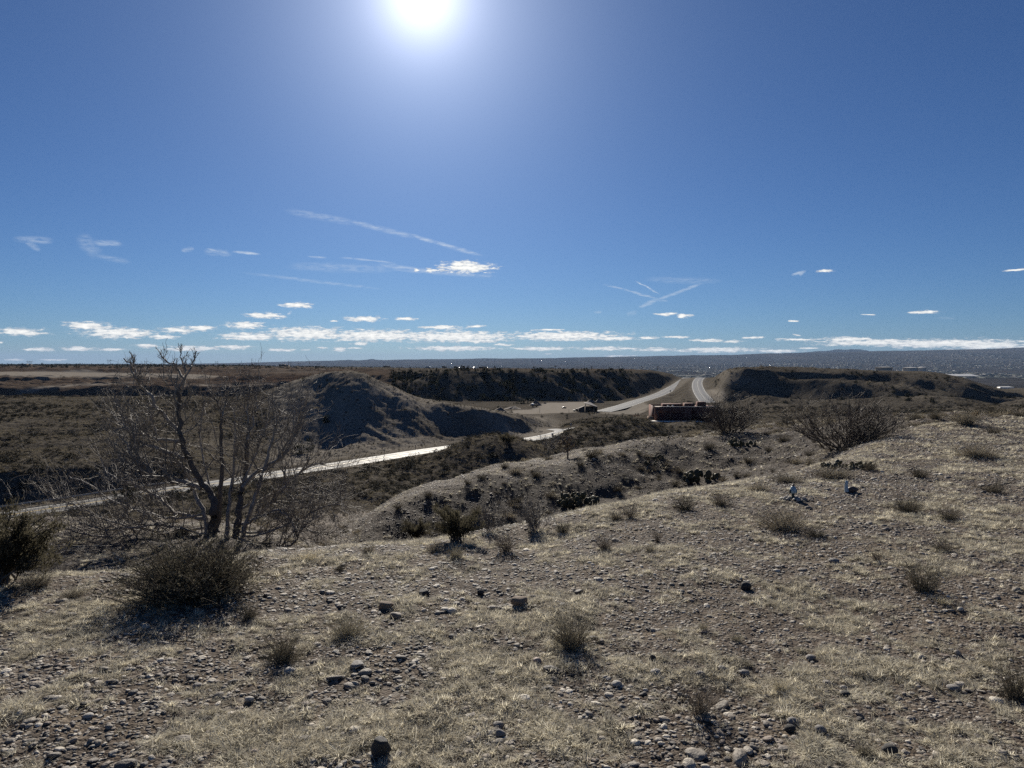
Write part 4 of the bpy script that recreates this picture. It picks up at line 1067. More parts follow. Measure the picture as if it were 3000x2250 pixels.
for k, (nm, uvs, b0, b1, dy, nt, up) in enumerate(LIMBS):
    off = {'trunk': 0}.get(nm, .0)
    pts = limb_points(uvs, TY, dy * .85, 900 + k) - TL
    n = len(pts); rad = np.interp(np.linspace(0, 1, n), [0, .35, 1], [b0, b0 * .62 + b1 * .3, b1]) * TY / F * .33
    rad = rad * (1 + .1 * np.sin(np.arange(n) * 1.9 + k))
    B = Bag(); tube(B, pts, rad, 8 if b0 > 12 else 6, 0, True)
    if b0 > 17:                     # fluted, stringy bark: ridges following the stem
        for a_ in range(7):
            th = a_ * .9 + k; sh = np.stack([np.cos(th + pts[:, 2]), np.sin(th + pts[:, 2]), 0 * pts[:, 2]], 1)
            tube(B, pts + sh * rad[:, None] * .88, rad * .22, 4)
    me = B.mesh(nm, m_bark if k > 2 else m_bark2, True); obj(nm, me, tree)
    for j in range(int(nt * (1.2 if nm == 'trunk' else (2.7 if uvs[-1][1] > 930 else 1.7)))):
        f = (.12 if nm != 'trunk' else .3) + (.86 if nm != 'trunk' else .7) * G.r.uniform() ** .8; i = min(int(f * (n - 1)), n - 2)
        t_ = pts[i + 1] - pts[i]; t_ /= np.linalg.norm(t_)
        d = t_ * .9 + G.r.normal(0, .62, 3) + np.array([0, 0, up * .6])
        hi = np.clip((P(0, 770, TY)[2] - TL[2] - pts[i][2]) / 1.1, .22, 1); G.twig(TW, pts[i], d, G.r.uniform(.3, .95) * hi, max(min(rad[i] * .5, .0125), .006), 2, up * .45, .24, 3)
tw = obj('twigs', TW.mesh('twigs', m_twig), tree); tag(tw, kind='stuff')

# ------------------------------------------------------------------ bare bushes on the spur
def bare_bush(u, v, wpx, hpx, label, seed, y0, y1, nstem=26, dark=True, lean=0.0, name='bare_bush', tr=.036):
    p = hit(u, v, y0, y1); s_ = p[1] / F; R, H = wpx * s_ / 2, hpx * s_
    e = tag(empty(name, p), label, 'bush', 'bare leafless bushes'); g_ = Grow(seed); r = g_.r
    TWb = Bag()
    for k in range(nstem):
        a = r.uniform(0, 6.283); f = math.sqrt(r.uniform(.02, 1)); ex, ey = math.cos(a) * R * f + lean * R, math.sin(a) * R * f * .8
        hz = H * math.sqrt(max(1 - (f * .8) ** 2, .12)) * r.uniform(.75, 1.05)
        b0 = np.array([r.normal(0, R * .08), r.normal(0, R * .08), -.05]); e_ = np.array([ex, ey, hz])
        c_ = b0 + (e_ - b0) * .45 + np.array([ex * .22, ey * .22, -hz * .12]); q = np.linspace(0, 1, 8)[:, None]
        pts = (1 - q) ** 2 * b0 + 2 * q * (1 - q) * c_ + q * q * e_ + r.normal(0, .02 * R, (8, 3)) * (q > 0)
        r0 = tr * H * r.uniform(.35, 1) * .5
        B = Bag(); tube(B, pts, np.linspace(r0, r0 * .22, 8), 5); obj('stem', B.mesh('stem', m_bark2 if dark else m_bark), e)
        for j in range(12):
            i = int(r.integers(2, 7)); t_ = pts[i + 1] - pts[i]; t_ /= np.linalg.norm(t_)
            g_.twig(TWb, pts[i], t_ + r.normal(0, .5, 3) + np.array([0, 0, .3]), H * r.uniform(.2, .45), r0 * .35, 1, .2, .22, 3)
    o = obj('twigs', TWb.mesh('twigs', m_bush if dark else m_twig), e); tag(o, kind='stuff')
bare_bush(1818, 968, 262, 110, 'large bare bush with a dark thick base on the crest of the spur', 31, 12, 60, 60, True, .0)
bare_bush(1572, 938, 150, 78, 'bare grey bush on the spur crest in front of the red-brown building', 32, 12, 60, 46, True, .06)
bare_bush(1163, 1146, 90, 66, 'thin bare bush on the lip just right of the dark juniper', 33, 4, 12, 14, False, 0, 'bare_shrub', .03)
bare_bush(1060, 1150, 70, 60, 'thin bare shrub tangled with the right side of the dark juniper', 34, 4, 12, 10, False, 0, 'bare_shrub', .03)
bare_bush(690, 1172, 70, 70, 'bare grey twigs rising right of the dead tree, at the gully', 35, 6, 20, 10, False, 0, 'bare_shrub', .03)
bare_bush(1185, 972, 70, 40, 'pale bare scrub behind the left end of the spur crest', 36, 20, 200, 14, False, 0, 'bare_shrub', .03)

# ------------------------------------------------------------------ junipers near the camera: branches with clumps of scale leaves
def near_juniper(u, v, wpx, hpx, label, seed, y0, y1, dens=1.0, gap=.0, p=None):
    p = p or hit(u, v, y0, y1); s_ = p[1] / F; R, H = wpx * s_ / 2, hpx * s_
    e = tag(empty('juniper', p), label, 'juniper bush', 'junipers close to the camera'); r = np.random.default_rng(seed)
    S, Lf = Bag(), Bag(); VV, FF, nv = [], [], 0
    for k in range(int(46 * dens)):
        a = r.uniform(0, 6.283); f = r.uniform(.15, 1) ** .6
        tip = np.array([math.cos(a) * R * f, math.sin(a) * R * f * .8, H * r.uniform(.3, 1.0) * (1.05 - .45 * f)])
        b0 = np.array([r.normal(0, R * .12), r.normal(0, R * .12), 0]); q = np.linspace(0, 1, 6)[:, None]
        pts = b0 + (tip - b0) * q + np.array([0, 0, H * .12]) * np.sin(q * 3.1) + r.normal(0, .02 * H, (6, 3)) * (q > 0)
        tube(S, pts, np.linspace(.014 * H, .004 * H, 6), 4)
        for j in range(int(15)):
            i = r.uniform(1.6, 5.2); i0 = min(int(i), 4); c0 = pts[i0] + (pts[i0 + 1] - pts[i0]) * min(i - i0, 1.1) + r.normal(0, .045 * H, 3)
            dd = (tip - b0) / (np.linalg.norm(tip - b0) + 1e-9) * .7 + np.array([0, 0, .5])
            for _ in range(26):
                c_ = c0 + r.normal(0, .028 * H, 3); d = dd + r.normal(0, .55, 3); d /= np.linalg.norm(d)
                sd_ = np.cross(d, r.normal(size=3)); sd_ /= np.linalg.norm(sd_) + 1e-9
                L = .055 * H * r.uniform(.5, 1.2); w = .0075 * H
                VV += [c_ - sd_ * w, c_ + sd_ * w, c_ + d * L]; FF.append((nv, nv + 1, nv + 2)); nv += 3
    obj('branches', S.mesh('branches', m_bark2), e)
    obj('foliage', mesh_np('foliage', np.array(VV), np.array(FF), m_jun2), e)
near_juniper(2, 1262, 250, 195, 'wispy olive juniper cut off by the left edge of the photo', 41, 4, 12, .75)
near_juniper(985, 1170, 130, 98, 'dark juniper on the lip at the middle of the gully', 42, 4, 9, .6)
near_juniper(900, 1166, 70, 58, 'dim juniper scrub in the gully left of the dark one', 43, 8, 14, .5)
near_juniper(766, 1100, 130, 86, 'dark round juniper on the bank below the road, right of the dead tree', 44, 20, 60, .8)
near_juniper(1097, 962, 44, 34, 'dark juniper on the low ridge beside the road', 45, 40, 190, .5)

# ------------------------------------------------------------------ prickly pears, every pad a part
PADM = None
def prickly_pear(u, v, wpx, hpx, label, seed, npad=18, y0=10.5, y1=60):
    global PADM
    if PADM is None:
        B = Bag(); v_, f_ = IC2; B.add(v_ * np.array([.5, .13, .62]) + np.array([0, 0, .58]), f_, 0)
        r = np.random.default_rng(3)
        for _ in range(60):                       # spines, thickest round the rim
            a = r.uniform(-.4, 3.6); rr = r.uniform(.75, 1.0); c_ = np.array([math.cos(a) * .5 * rr, r.normal(0, .05), .58 + math.sin(a) * .62 * rr])
            d = np.array([math.cos(a), r.normal(0, .8), math.sin(a)]) * .11
            B.add([c_ - [0, .006, .006], c_ + [0, .006, .006], c_ + d], [(0, 1, 2)], 1)
        PADM = B.mesh('pad', [m_pad, m_spine], True)
    p = hit(u, v, y0, y1); s_ = p[1] / F; R, H = wpx * s_ / 2, hpx * s_
    e = tag(empty('prickly_pear', p), label, 'cactus', 'prickly pear cacti on the spur'); r = np.random.default_rng(seed)
    ps = H * .31
    for k in range(int(npad * 1.6)):
        up = k % 3 == 2
        x_, y_ = r.uniform(-1, 1) * R * .85, r.uniform(-.7, .7) * min(R, H * 1.6)
        o = obj('pad', PADM, e); sz = ps * r.uniform(.75, 1.15); o.scale = (sz, sz, sz)
        o.location = (x_, y_, (ps * .78 if up else -.01) * (1 - .5 * abs(x_) / R)); o.rotation_euler = (r.normal(0, .3), r.normal(0, .4), r.uniform(-1.2, 1.2))
for k, a in enumerate([(1251,1092,92,46,'largest prickly pear, a long dark clump on the middle of the spur',26),(1511,1040,76,46,'prickly pear with rounded pads in front of the spur crest, right of the long one',22),
    (1597,962,64,26,'dark prickly pear on the spur crest below the left bare bush',18),(1424,992,30,20,'small prickly pear on the upper spur',10),(1407,1004,34,18,'low dark prickly pear just below the small one',10),
    (1815,1012,96,30,'pale rimmed prickly pear pads below the right bare bush',26),(1418,1078,50,26,'dim prickly pear at the foot of the spur',12),(1870,1008,40,22,'darker prickly pear right of the pale rimmed one',12),
    (1300,1128,60,30,'dark prickly pear in the gully shade under the spur',12)]):
    prickly_pear(*a[:4], a[4], 50 + k, a[5])

# cholla cacti: jointed branching stems
def cholla(u, v, wpx, hpx, label, seed, y0, y1, pale=False):
    p = hit(u, v, y0, y1); s_ = p[1] / F; R, H = wpx * s_ / 2, hpx * s_
    e = tag(empty('cholla_cactus', p), label, 'cactus', 'cholla cacti'); r = np.random.default_rng(seed)
    T, J = Bag(), Bag(); top = np.array([0, 0, H * .42]); tube(T, [(0, 0, -.05), (.02 * R, 0, H * .2), top], [.035 * H, .03 * H, .026 * H], 6)
    def grow(pp, d, L, lvl):
        d = d / np.linalg.norm(d); q = pp + d * L; n = 5
        tube(J, [pp + (q - pp) * t_ for t_ in np.linspace(0, 1, n)], .018 * H * np.array([.6, 1, 1.05, 1, .55]), 6, 0, True)
        for _ in range(7):
            c_ = pp + (q - pp) * r.uniform(.1, 1); dd = r.normal(size=3); dd /= np.linalg.norm(dd); dd *= .045 * H
            J.add([c_ - [.003 * H, 0, 0], c_ + [.003 * H, 0, 0], c_ + dd], [(0, 1, 2)], 1)
        if lvl:
            for _ in range(int(r.integers(2, 4))):
                grow(pp + (q - pp) * r.uniform(.6, 1), d + r.normal(0, .75, 3) + np.array([0, 0, .25]), L * r.uniform(.65, .95), lvl - 1)
    for k in range(9):
        a = k * .7 + r.uniform(0, .4); grow(top * r.uniform(.6, 1.05), np.array([math.cos(a) * R / H * 2.0, math.sin(a) * R / H * 2, r.uniform(.3, 1.2)]), H * .19, 3)
    obj('trunk', T.mesh('trunk', m_bark2), e); obj('branches', J.mesh('branches', [m_stem if not pale else m_spine, m_spine]), e)
cholla(1226, 992, 62, 62, 'bushy cholla cactus standing up from the left part of the spur crest', 61, 12, 60)
cholla(2108, 905, 26, 22, 'pale spiny cholla on the ridge right of the dense rounded shrub', 62, 15, 60, True)

# ------------------------------------------------------------------ two small bird sculptures
m_blue = simple('pale blue grey paint', (.30, .40, .46), .5, .2, 30, spec=.4)
m_bird = simple('dark brown carved wood', (.075, .06, .055), .55, .25, 25, spec=.4)
m_dkpost = simple('dark green post', (.035, .05, .05), .6, .2, 30)
def lump(bag, c, r3, m=0, tailx=0.0):
    v, f = IC3; v = v.copy()
    if tailx: v[:, 2] += np.maximum(-v[:, 0] * tailx, 0) * 0; v[:, 1:] *= (1 - .75 * np.clip(v[:, 0] * tailx, 0, 1) ** 1.5)[:, None]
    bag.add(v * np.array(r3) + np.array(c), f, m)
p = hit(1837, 1064, 6, 14); s_ = p[1] / F
e = tag(empty('bird_sculpture', p), 'long-necked bird sculpture with a low dark body, neck upright, facing left', 'sculpture', 'bird sculptures on the gravel')
B = Bag(); lump(B, (6 * s_, 0, 6.2 * s_), (13 * s_, 7 * s_, 7.4 * s_), 0, 1.0); box(B, -7 * s_, 14 * s_, -4 * s_, 4 * s_, -1 * s_, 1.2 * s_); obj('body', B.mesh('body', m_bird, True), e)
B = Bag(); tube(B, [(-7.5 * s_, 0, 2 * s_), (-9 * s_, 0, 9 * s_), (-9.2 * s_, 0, 17 * s_), (-8.6 * s_, 0, 23 * s_), (-7.8 * s_, 0, 26 * s_)], np.array([5, 4, 3.1, 3.2, 2.2]) * s_, 10, 0, True); obj('neck', B.mesh('neck', m_blue, True), e)
B = Bag(); tube(B, [(-9.5 * s_, 0, 24.6 * s_), (-11.6 * s_, 0, 21 * s_), (-12 * s_, 0, 15 * s_)], np.array([1.6, 1.2, .4]) * s_, 6, 0, True); obj('beak', B.mesh('beak', m_blue, True), e)
p = hit(1713, 1079, 6, 14); s_ = p[1] / F; p2 = (p[0], p[1], p[2] + 3 * s_)
e = tag(empty('bird_sculpture', p2), 'pale blue headed bird sculpture on a dark post, standing on a heap of stones', 'sculpture', 'bird sculptures on the gravel')
B = Bag(); tube(B, [(0, 0, -2 * s_), (0, 0, 5 * s_), (0, 0, 12 * s_)], np.array([3.4, 3.1, 3.6]) * s_, 10); obj('post', B.mesh('post', m_dkpost, True), e)
B = Bag(); lathe(B, np.array([(3.2, 10.5), (6.8, 11.5), (7.6, 15), (7.2, 18.5), (6.0, 21.5), (4.4, 24.5), (3.6, 26), (0.01, 26.3)]) * s_, 18); obj('body', B.mesh('body', m_blue, True), e)
B = Bag(); lump(B, (0, 0, 28 * s_), (3.0 * s_, 3.4 * s_, 2.4 * s_)); obj('head', B.mesh('head', m_bird, True), e)
B = Bag(); lump(B, (6.6 * s_, -.5 * s_, 15 * s_), (1.8 * s_, 4 * s_, 5 * s_)); lump(B, (-6.6 * s_, -.5 * s_, 15 * s_), (1.8 * s_, 4 * s_, 5 * s_)); obj('wings', B.mesh('wings', m_dkpost, True), e)
r = np.random.default_rng(9)
e = tag(empty('stone_heap', p), 'low heap of pale broken stones under the bird sculpture with the dark post', 'stone heap')
for k in range(16):
    me = stone_mesh('stone', 700 + k, [m_rock_pale, m_rock_grey, m_rock_grey][k % 3], .6, .7, 2); o = obj('stone', me, e); w = s_ * r.uniform(4, 9)
    a, f = r.uniform(0, 6.28), math.sqrt(r.uniform(0, 1)); o.location = (math.cos(a) * 28 * s_ * f, math.sin(a) * 16 * s_ * f - 3 * s_, (1 - f) * 3.4 * s_ + 1 * s_); o.scale = (w, w, w); o.rotation_euler = (r.normal(0, .3), r.normal(0, .3), r.uniform(0, 6))
p = hit(1822, 1072, 6, 14)
e = tag(empty('stone_heap', p), 'flat patch of pale stones beside the long-necked bird sculpture', 'stone heap')
for k in range(12):
    me = stone_mesh('stone', 720 + k, [m_rock_pale, m_rock_grey][k % 2], .45, .6, 2); o = obj('stone', me, e); w = s_ * r.uniform(2.5, 5)
    o.location = (r.normal(0, 12) * s_, r.normal(0, 7) * s_, .6 * s_); o.scale = (w, w, w); o.rotation_euler = (0, 0, r.uniform(0, 6))

# ------------------------------------------------------------------ scrub of the middle distance
def clump_mesh(name, seed, n, mat, shape=(1, 1, .75), lf=.13, hollow=.45, up=.3, trunk=False):
    """unit-sized shrub or small tree: many leaf-clump faces through a lumpy volume"""
    r = np.random.default_rng(seed); lob = r.normal(0, .42, (6, 3)); lob[:, 2] = np.abs(lob[:, 2]) * .7 + .12; lr = r.uniform(.35, .62, 6)
    V, Fc = [], []
    k = 0
    while k < n:
        i = int(r.integers(0, 6)); d = r.normal(size=3); d /= np.linalg.norm(d); c_ = lob[i] + d * lr[i] * r.uniform(hollow, 1.0)
        if c_[2] < 0: c_[2] = -c_[2] * .4
        d2 = d + r.normal(0, .6, 3) + np.array([0, 0, up]); d2 /= np.linalg.norm(d2)
        a = np.cross(d2, r.normal(size=3)); a /= np.linalg.norm(a) + 1e-9; w = lf * r.uniform(.6, 1.3); b_ = d2 * w * 1.2
        V += [c_ - a * w * .5, c_ + a * w * .5 - b_ * .2, c_ + b_]; Fc.append((3 * k, 3 * k + 1, 3 * k + 2)); k += 1
    V = np.array(V) * np.array(shape) * .72
    return mesh_np(name, V, np.array(Fc), mat)
sages = [clump_mesh('shrub', 800 + k, 150, m_sage, (1, 1, .8), .17) for k in range(4)]
tans = [clump_mesh('bunch', 820 + k, 70, m_tan, (1, 1, .7), .20, .3, .9) for k in range(4)]
juns = [clump_mesh('crown', 840 + k, 240, m_jun, (1, 1, 1.05), .16, .5) for k in range(4)]

def mid_samples(n, ya, yb, power=1.6):
    e = 2 - power; q = rng.uniform(0, 1, n); y = (ya ** e + q * (yb ** e - ya ** e)) ** (1 / e); x = rng.uniform(-.78, .78, n) * y
    ok = GRID(VIS, x, y) & (GRID(ROADMASK, x, y) > 1.6) & (GRID(BARE, x, y) < .22)
    # nothing inside the building or on its apron
    ok &= ~((x > 47) & (x < 78) & (y > 234) & (y < 270))
    return x[ok], y[ok]
def yaw(n): return np.stack([np.zeros(n), np.zeros(n), rng.uniform(0, 6.283, n)], 1)
def slope_shade(x, y):
    return GRID(KK, x, y)

# tan bunch grass over the slopes
x, y = mid_samples(110000, 22, 330, .75)
dn = fbm(x / 9, y / 9, 401, 3); k = rng.uniform(size=len(x)) < np.clip(.62 + dn, .15, 1); x, y = x[k], y[k]
s_ = rng.uniform(.28, .75, len(x)) * np.where(y < 100, .65, 1) * np.where(y < 45, .65, 1)
scatter('bunch_grass', np.stack([x, y, GZ(x, y) - .03], 1), yaw(len(x)), np.stack([s_] * 3, 1) * rng.uniform(.8, 1.2, (len(x), 3)), rng.integers(0, 4, len(x)), tans)

# dark sagebrush and rabbitbrush: the ones that show largest are things, the rest one mass
x, y = mid_samples(38000, 24, 340, .6)
dn = fbm(x / 16, y / 16, 411, 3) + .3 * ((GRID(KK, x, y) > 5.2) & (GRID(KK, x, y) < 6.7)); k = (rng.uniform(size=len(x)) < np.clip(.5 + dn * 1.8, .05, 1)) & (GRID(ROADMASK, x, y) > 5); x, y = x[k], y[k]
s_ = np.exp(rng.normal(math.log(.74), .42, len(x))) * np.where(y < 95, .62, 1) * np.where(y < 45, .6, 1); s_ = np.minimum(s_, 2.1) * (1 - .5 * GRID(HM, x, y))
order = np.argsort(-s_ / y); big, rest = order[:300], order[300:]
z = GZ(x, y)
for n_, i in enumerate(big):
    o = obj('sagebrush', sages[n_ % 4]); o.location = (x[i], y[i], z[i] - .05); f = s_[i]; o.scale = (f * 1.1, f * 1.1, f * .95); o.rotation_euler = (0, 0, rng.uniform(0, 6.28))
    uu, vv = project(x[i], y[i], z[i]); kk = GRID(KK, x[i], y[i])
    sz = 'large' if f > 1.0 else ('dark' if f > .7 else 'small')
    if kk < 7:
        where = 'on the scrubby bank between the spur and the road'
        spot = ['at the left edge', 'behind the left limbs of the dead tree', 'behind the left trunk of the dead tree', 'behind the right trunk of the dead tree', 'right of the dead tree', 'beyond the dark round juniper', 'below the sunlit road', 'left of the juniper by the road', 'right of the juniper by the road', 'behind the cholla', 'below the building', 'behind the bare bushes'][int(np.searchsorted([120, 330, 470, 560, 690, 830, 960, 1097, 1190, 1300, 1480], uu))]
        spot += ', close' if y[i] < 62 else (', midway' if y[i] < 95 else ', far')
    elif uu < 560:
        where = 'on the open sagebrush flat left of the hill'
        spot = ['at the left edge', 'left of the dead tree', 'behind the left limbs of the dead tree', 'behind its right trunk'][int(np.searchsorted([110, 280, 430], uu))] + [' near the pit', ' halfway back', ' near the road'][int(np.searchsorted([885, 950], vv))]
    elif uu < 1215:
        where = 'on the side of the rounded hill behind the road'
        spot = ['on its left foot', 'in the ravine', 'under the summit', 'on its right shoulder', 'on its long right tail'][int(np.searchsorted([640, 720, 860, 1020], uu))] + [' high up', ' at mid height', ' low down'][int(np.searchsorted([860, 920], vv))]
    else:
        where = 'on the low ground near the red-brown building'
        spot = ['left of it', 'beside it', 'right of it'][int(np.searchsorted([1410, 1560], uu))]
    short = 'on the bank ' if kk < 7 else ('on the flat ' if uu < 560 else ('on the hill, ' if uu < 1215 else 'near the red-brown building, '))
    tag(o, sz + ' sagebrush ' + short + spot, 'sagebrush', 'sagebrush ' + where)
scatter('brush', np.stack([x, y, z - .05], 1)[rest], yaw(len(rest)), np.stack([s_[rest]] * 3, 1), rng.integers(0, 4, len(rest)), sages)

# low scrub dotting the hill and the mesa
_u, _y = rng.uniform(540, 1215, 8000), rng.uniform(168, 262, 8000); _x = (_u - CU) / F * _y; _k = (GRID(HM, _x, _y) > .4) & (GRID(ROADMASK, _x, _y) > 3)
_u2, _y2 = rng.uniform(1545, 2260, 5200), rng.uniform(380, 620, 5200); _x2 = (_u2 - CU) / F * _y2; _k2 = fbm(_x2 / 30, _y2 / 30, 431, 3) > -.06
x = np.concatenate([_x[_k], _x2[_k2]]); y = np.concatenate([_y[_k], _y2[_k2]])
s_ = np.concatenate([np.exp(rng.normal(math.log(.30), .4, _k.sum())), np.exp(rng.normal(math.log(.8), .45, _k2.sum()))])
ok = GRID(VIS, x, y); x, y, s_ = x[ok], y[ok], s_[ok]
scatter('hill_scrub', np.stack([x, y, GZ(x, y) - .04], 1), yaw(len(x)), np.stack([s_] * 3, 1), rng.integers(0, 8, len(x)), sages + tans)

# junipers on the bluff, in the ravines and on the mesa; far scrub
x, y = mid_samples(9000, 330, 1250, 1.5)
kk = GRID(KK, x, y); uu, _ = project(x, y, GZ(x, y))
cliff = ((kk > 11.0) & (kk < 15.3) & (uu > 840) & (uu < 1470)); plat = (kk > 15.0) & (uu < 1480); mesa_ = (kk > 10.6) & (kk < 15.2) & (uu > 1540)
low = (kk > 9.6) & (kk < 10.9); pit_ = (uu < 840) & (kk < 16)
dn = fbm(x / 28, y / 28, 421, 3)
_uc, _yc = rng.uniform(845, 1465, 3600), rng.uniform(585, 760, 3600); _xc = (_uc - CU) / F * _yc
_k = (GRID(KK, _xc, _yc) > 11.05) & (GRID(KK, _xc, _yc) < 15.2)
x, y = np.concatenate([x[~cliff], _xc[_k]]), np.concatenate([y[~cliff], _yc[_k]]); kk = GRID(KK, x, y); uu, _ = project(x, y, GZ(x, y))
cliff = ((kk > 11.0) & (kk < 15.3) & (uu > 840) & (uu < 1470)); plat = (kk > 15.0) & (uu < 1480); mesa_ = (kk > 10.6) & (kk < 15.2) & (uu > 1540); low = (kk > 9.6) & (kk < 10.9); pit_ = (uu < 840) & (kk < 16)
dn = fbm(x / 28, y / 28, 421, 3)
hollow = np.abs(vnoise((x + .55 * (y - 620) + fbm(x / 50, y / 50, 61, 2) * 30) / 24., y / 300., 62)) < .2
pr = np.where(cliff, .55 * np.where(hollow, 1.4, .5), 0) + np.where(mesa_, .28 + .6 * np.clip(dn, 0, 1), 0) + np.where(plat & ~cliff, .10 + .2 * np.clip(dn, 0, 1), 0) + np.where(low, .25 + .5 * dn, 0)
pr = np.where(pit_, .02, pr)
pr = np.where((uu > 1365) & (uu < 1545) & (y > 470) & (y < 950), .0, pr); pr = np.where(GRID(ROADMASK, x, y) < 7, 0, pr)
k = rng.uniform(size=len(x)) < pr; x, y, cliff, mesa_ = x[k], y[k], cliff[k], mesa_[k]
s_ = np.where(cliff, np.exp(rng.normal(math.log(2.3), .38, len(x))), np.exp(rng.normal(math.log(1.35), .4, len(x))))
order = np.argsort(-s_ / y); big, rest = order[:270], order[270:]; z = GZ(x, y)
m_trunk = m_bark2
TRK = Bag(); tube(TRK, [(0, 0, -.3), (.03, 0, .15), (0, .03, .6)], [.09, .07, .03], 5); TRKM = TRK.mesh('trunk', m_bark2)
for n_, i in enumerate(big):
    f = s_[i]; e = empty('juniper_tree', (x[i], y[i], z[i] - .05), rng.uniform(0, 6.28))
    o = obj('crown', juns[n_ % 4], e); o.scale = (f, f, f * rng.uniform(.85, 1.15))
    o = obj('trunk', TRKM, e); o.scale = (f, f, f)
    where = 'on the steep bluff beyond the gravel yard' if cliff[i] else ('on the mesa to the right' if mesa_[i] else 'on the ground around the gravel yard and roads')
    uu, vv = project(x[i], y[i], z[i]); spot = ''
    if cliff[i]: spot = ', ' + ['low', 'halfway up', 'near the rim'][int(np.searchsorted([12.3, 13.8], GRID(KK, x[i], y[i])))] + [' behind the hill top', ' left of the yard', ' over the left of the yard', ' behind the shed', ' toward the highway'][int(np.searchsorted([930, 1070, 1180, 1320], uu))]
    elif mesa_[i]: spot = [' near its left end', ' at its middle', ' toward its right end'][int(np.searchsorted([1700, 1900], uu))]
    else: spot = [', left of the yard', ', by the shed', ', near the highway', ', below the mesa'][int(np.searchsorted([1150, 1320, 1540], uu))]
    short = 'on the bluff' if cliff[i] else ('on the mesa' if mesa_[i] else 'on the ground')
    tag(e, ('large' if f > 2.6 else 'small') + ' dark juniper ' + short + spot, 'juniper tree', 'junipers ' + where)
scatter('juniper_scrub', np.stack([x, y, z - .05], 1)[rest], yaw(len(rest)), np.stack([s_[rest]] * 3, 1), rng.integers(0, 4, len(rest)), juns)

# tree line of the plateau on the left and the scrub in front of it
n = 5200; y = np.exp(rng.uniform(math.log(1050), math.log(3200), n)); u_ = rng.uniform(-40, 1250, n); x = (u_ - CU) / F * y
pr = np.clip(1.15 - (u_ - 500) / 900, .12, 1) * np.where(y < 1500, .35, 1); k = rng.uniform(size=n) < pr; x, y, u_ = x[k], y[k], u_[k]
s_ = np.exp(rng.normal(math.log(3.0), .3, len(x))) * (1 + (y > 2300) * .25); z = GZ(x, y)
lowm = u_ > 560; s_ = np.where(lowm, s_ * .75, s_)
order = np.argsort(-s_ / y); big, rest = order[:120], order[120:]
for n_, i in enumerate(big):
    o = obj('plateau_tree', juns[n_ % 4]); f = s_[i]; o.location = (x[i], y[i], z[i] - .2); o.scale = (f, f, f * rng.uniform(.8, 1.15)); o.rotation_euler = (0, 0, rng.uniform(0, 6.28))
    uu, _v = project(x[i], y[i], z[i]); spot = ['at the far left edge', 'between the two left pylons', 'left of the dead tree top', 'behind the dead tree top', 'left of the hill', 'over the hill', 'above the bluff'][int(np.searchsorted([80, 230, 330, 450, 680, 860], uu))]
    tag(o, 'dark tree in the plateau tree line, ' + ('back row ' if y[i] > 1900 else 'front row ') + spot, 'tree', 'tree line along the plateau')
scatter('woodland', np.stack([x, y, z - .2], 1)[rest], yaw(len(rest)), np.stack([s_[rest]] * 3, 1), rng.integers(0, 4, len(rest)), juns)

# a few taller bare trees standing out of the tree line, and single dark bushes by the yard
def lone(u, v, wpx, hpx, y, label, cat='bush', nm='juniper_tree', mesh=None, group=None):
    p = P(u, v, y); zz = float(GZ(p[0], y)); s_ = y / F
    e = empty(nm, (p[0], y, zz - .1)); o = obj('crown', mesh or juns[u % 4], e); o.scale = (wpx * s_ / 1.45, wpx * s_ / 1.45, hpx * s_ / 1.15)
    o = obj('trunk', TRKM, e); o.scale = (wpx * s_ / 2,) * 3
    return tag(e, label, cat, group)
lone(1130, 876, 34, 17, 560, 'large dark juniper at the left end of the gravel yard', 'juniper tree')
lone(1105, 899, 18, 11, 440, 'dark round bush where the hill meets the yard', 'bush')
lone(49, 788, 10, 6, 2400, 'tallest rounded tree of the plateau near the left pylon', 'tree', 'plateau_tree')
lone(170, 790, 9, 6, 2300, 'open-crowned tree between the two left pylons', 'tree', 'plateau_tree')
lone(1283, 893, 26, 12, 452, 'grey bare scrub in front of the dark shed', 'bush', 'bare_scrub', tans[0])
lone(1060, 948, 8, 7, 165, 'bush on top of the low ridge right of the dark juniper by the road', 'bush')
lone(1335, 905, 20, 12, 206, 'dark juniper on the ridge in front of the building', 'juniper tree')
lone(1410, 897, 22, 14, 255, 'dark juniper at the corner of the red-brown building', 'juniper tree')
lone(785, 806, 12, 7, 243, 'dark bush on the left of the hill top', 'bush')
lone(905, 846, 24, 9, 252, 'dark juniper clump behind the right shoulder of the hill', 'juniper tree')
lone(650, 950, 44, 46, 178, 'dark juniper in the foot of the hill ravine behind the dead tree', 'juniper tree')
lone(700, 905, 26, 20, 200, 'shadowy juniper higher up in the hill ravine', 'juniper tree')
lone(285, 1075, 60, 46, 118, 'dark juniper against the bank left of the road', 'juniper tree')

# ------------------------------------------------------------------ red-brown building with two garage doors
m_stucco = simple('red brown stucco', (.135, .064, .048), .85, .18, 1.2, bump=.3)
m_stucco2 = simple('darker brick red stucco', (.115, .045, .035), .85, .18, 1.2, bump=.3)
m_door = simple('dark red garage door', (.075, .026, .024), .6, .12, 2.0)
m_roofw = simple('white roof coping', (.5, .49, .47), .7, .1, 2.0)
m_roofg = simple('grey gravel roof', (.26, .23, .2), .9, .3, 3.0)
m_conc = simple('pale concrete', (.58, .55, .50), .8, .1, .8)
bpx = 245 / F
bx0, by = P(1414.6, 908.6, 245)[0], 245.0
bl = tag(empty('garage_building', (bx0, by, BZ), math.radians(-3)), 'low red-brown flat-roofed building with two dark garage doors', 'building')
def part(nm, mat, f, parent):
    B = Bag(); f(B); return obj(nm, B.mesh(nm, mat), parent)
Lw, Hw, Dw = 12.6, 4.75, 15.0
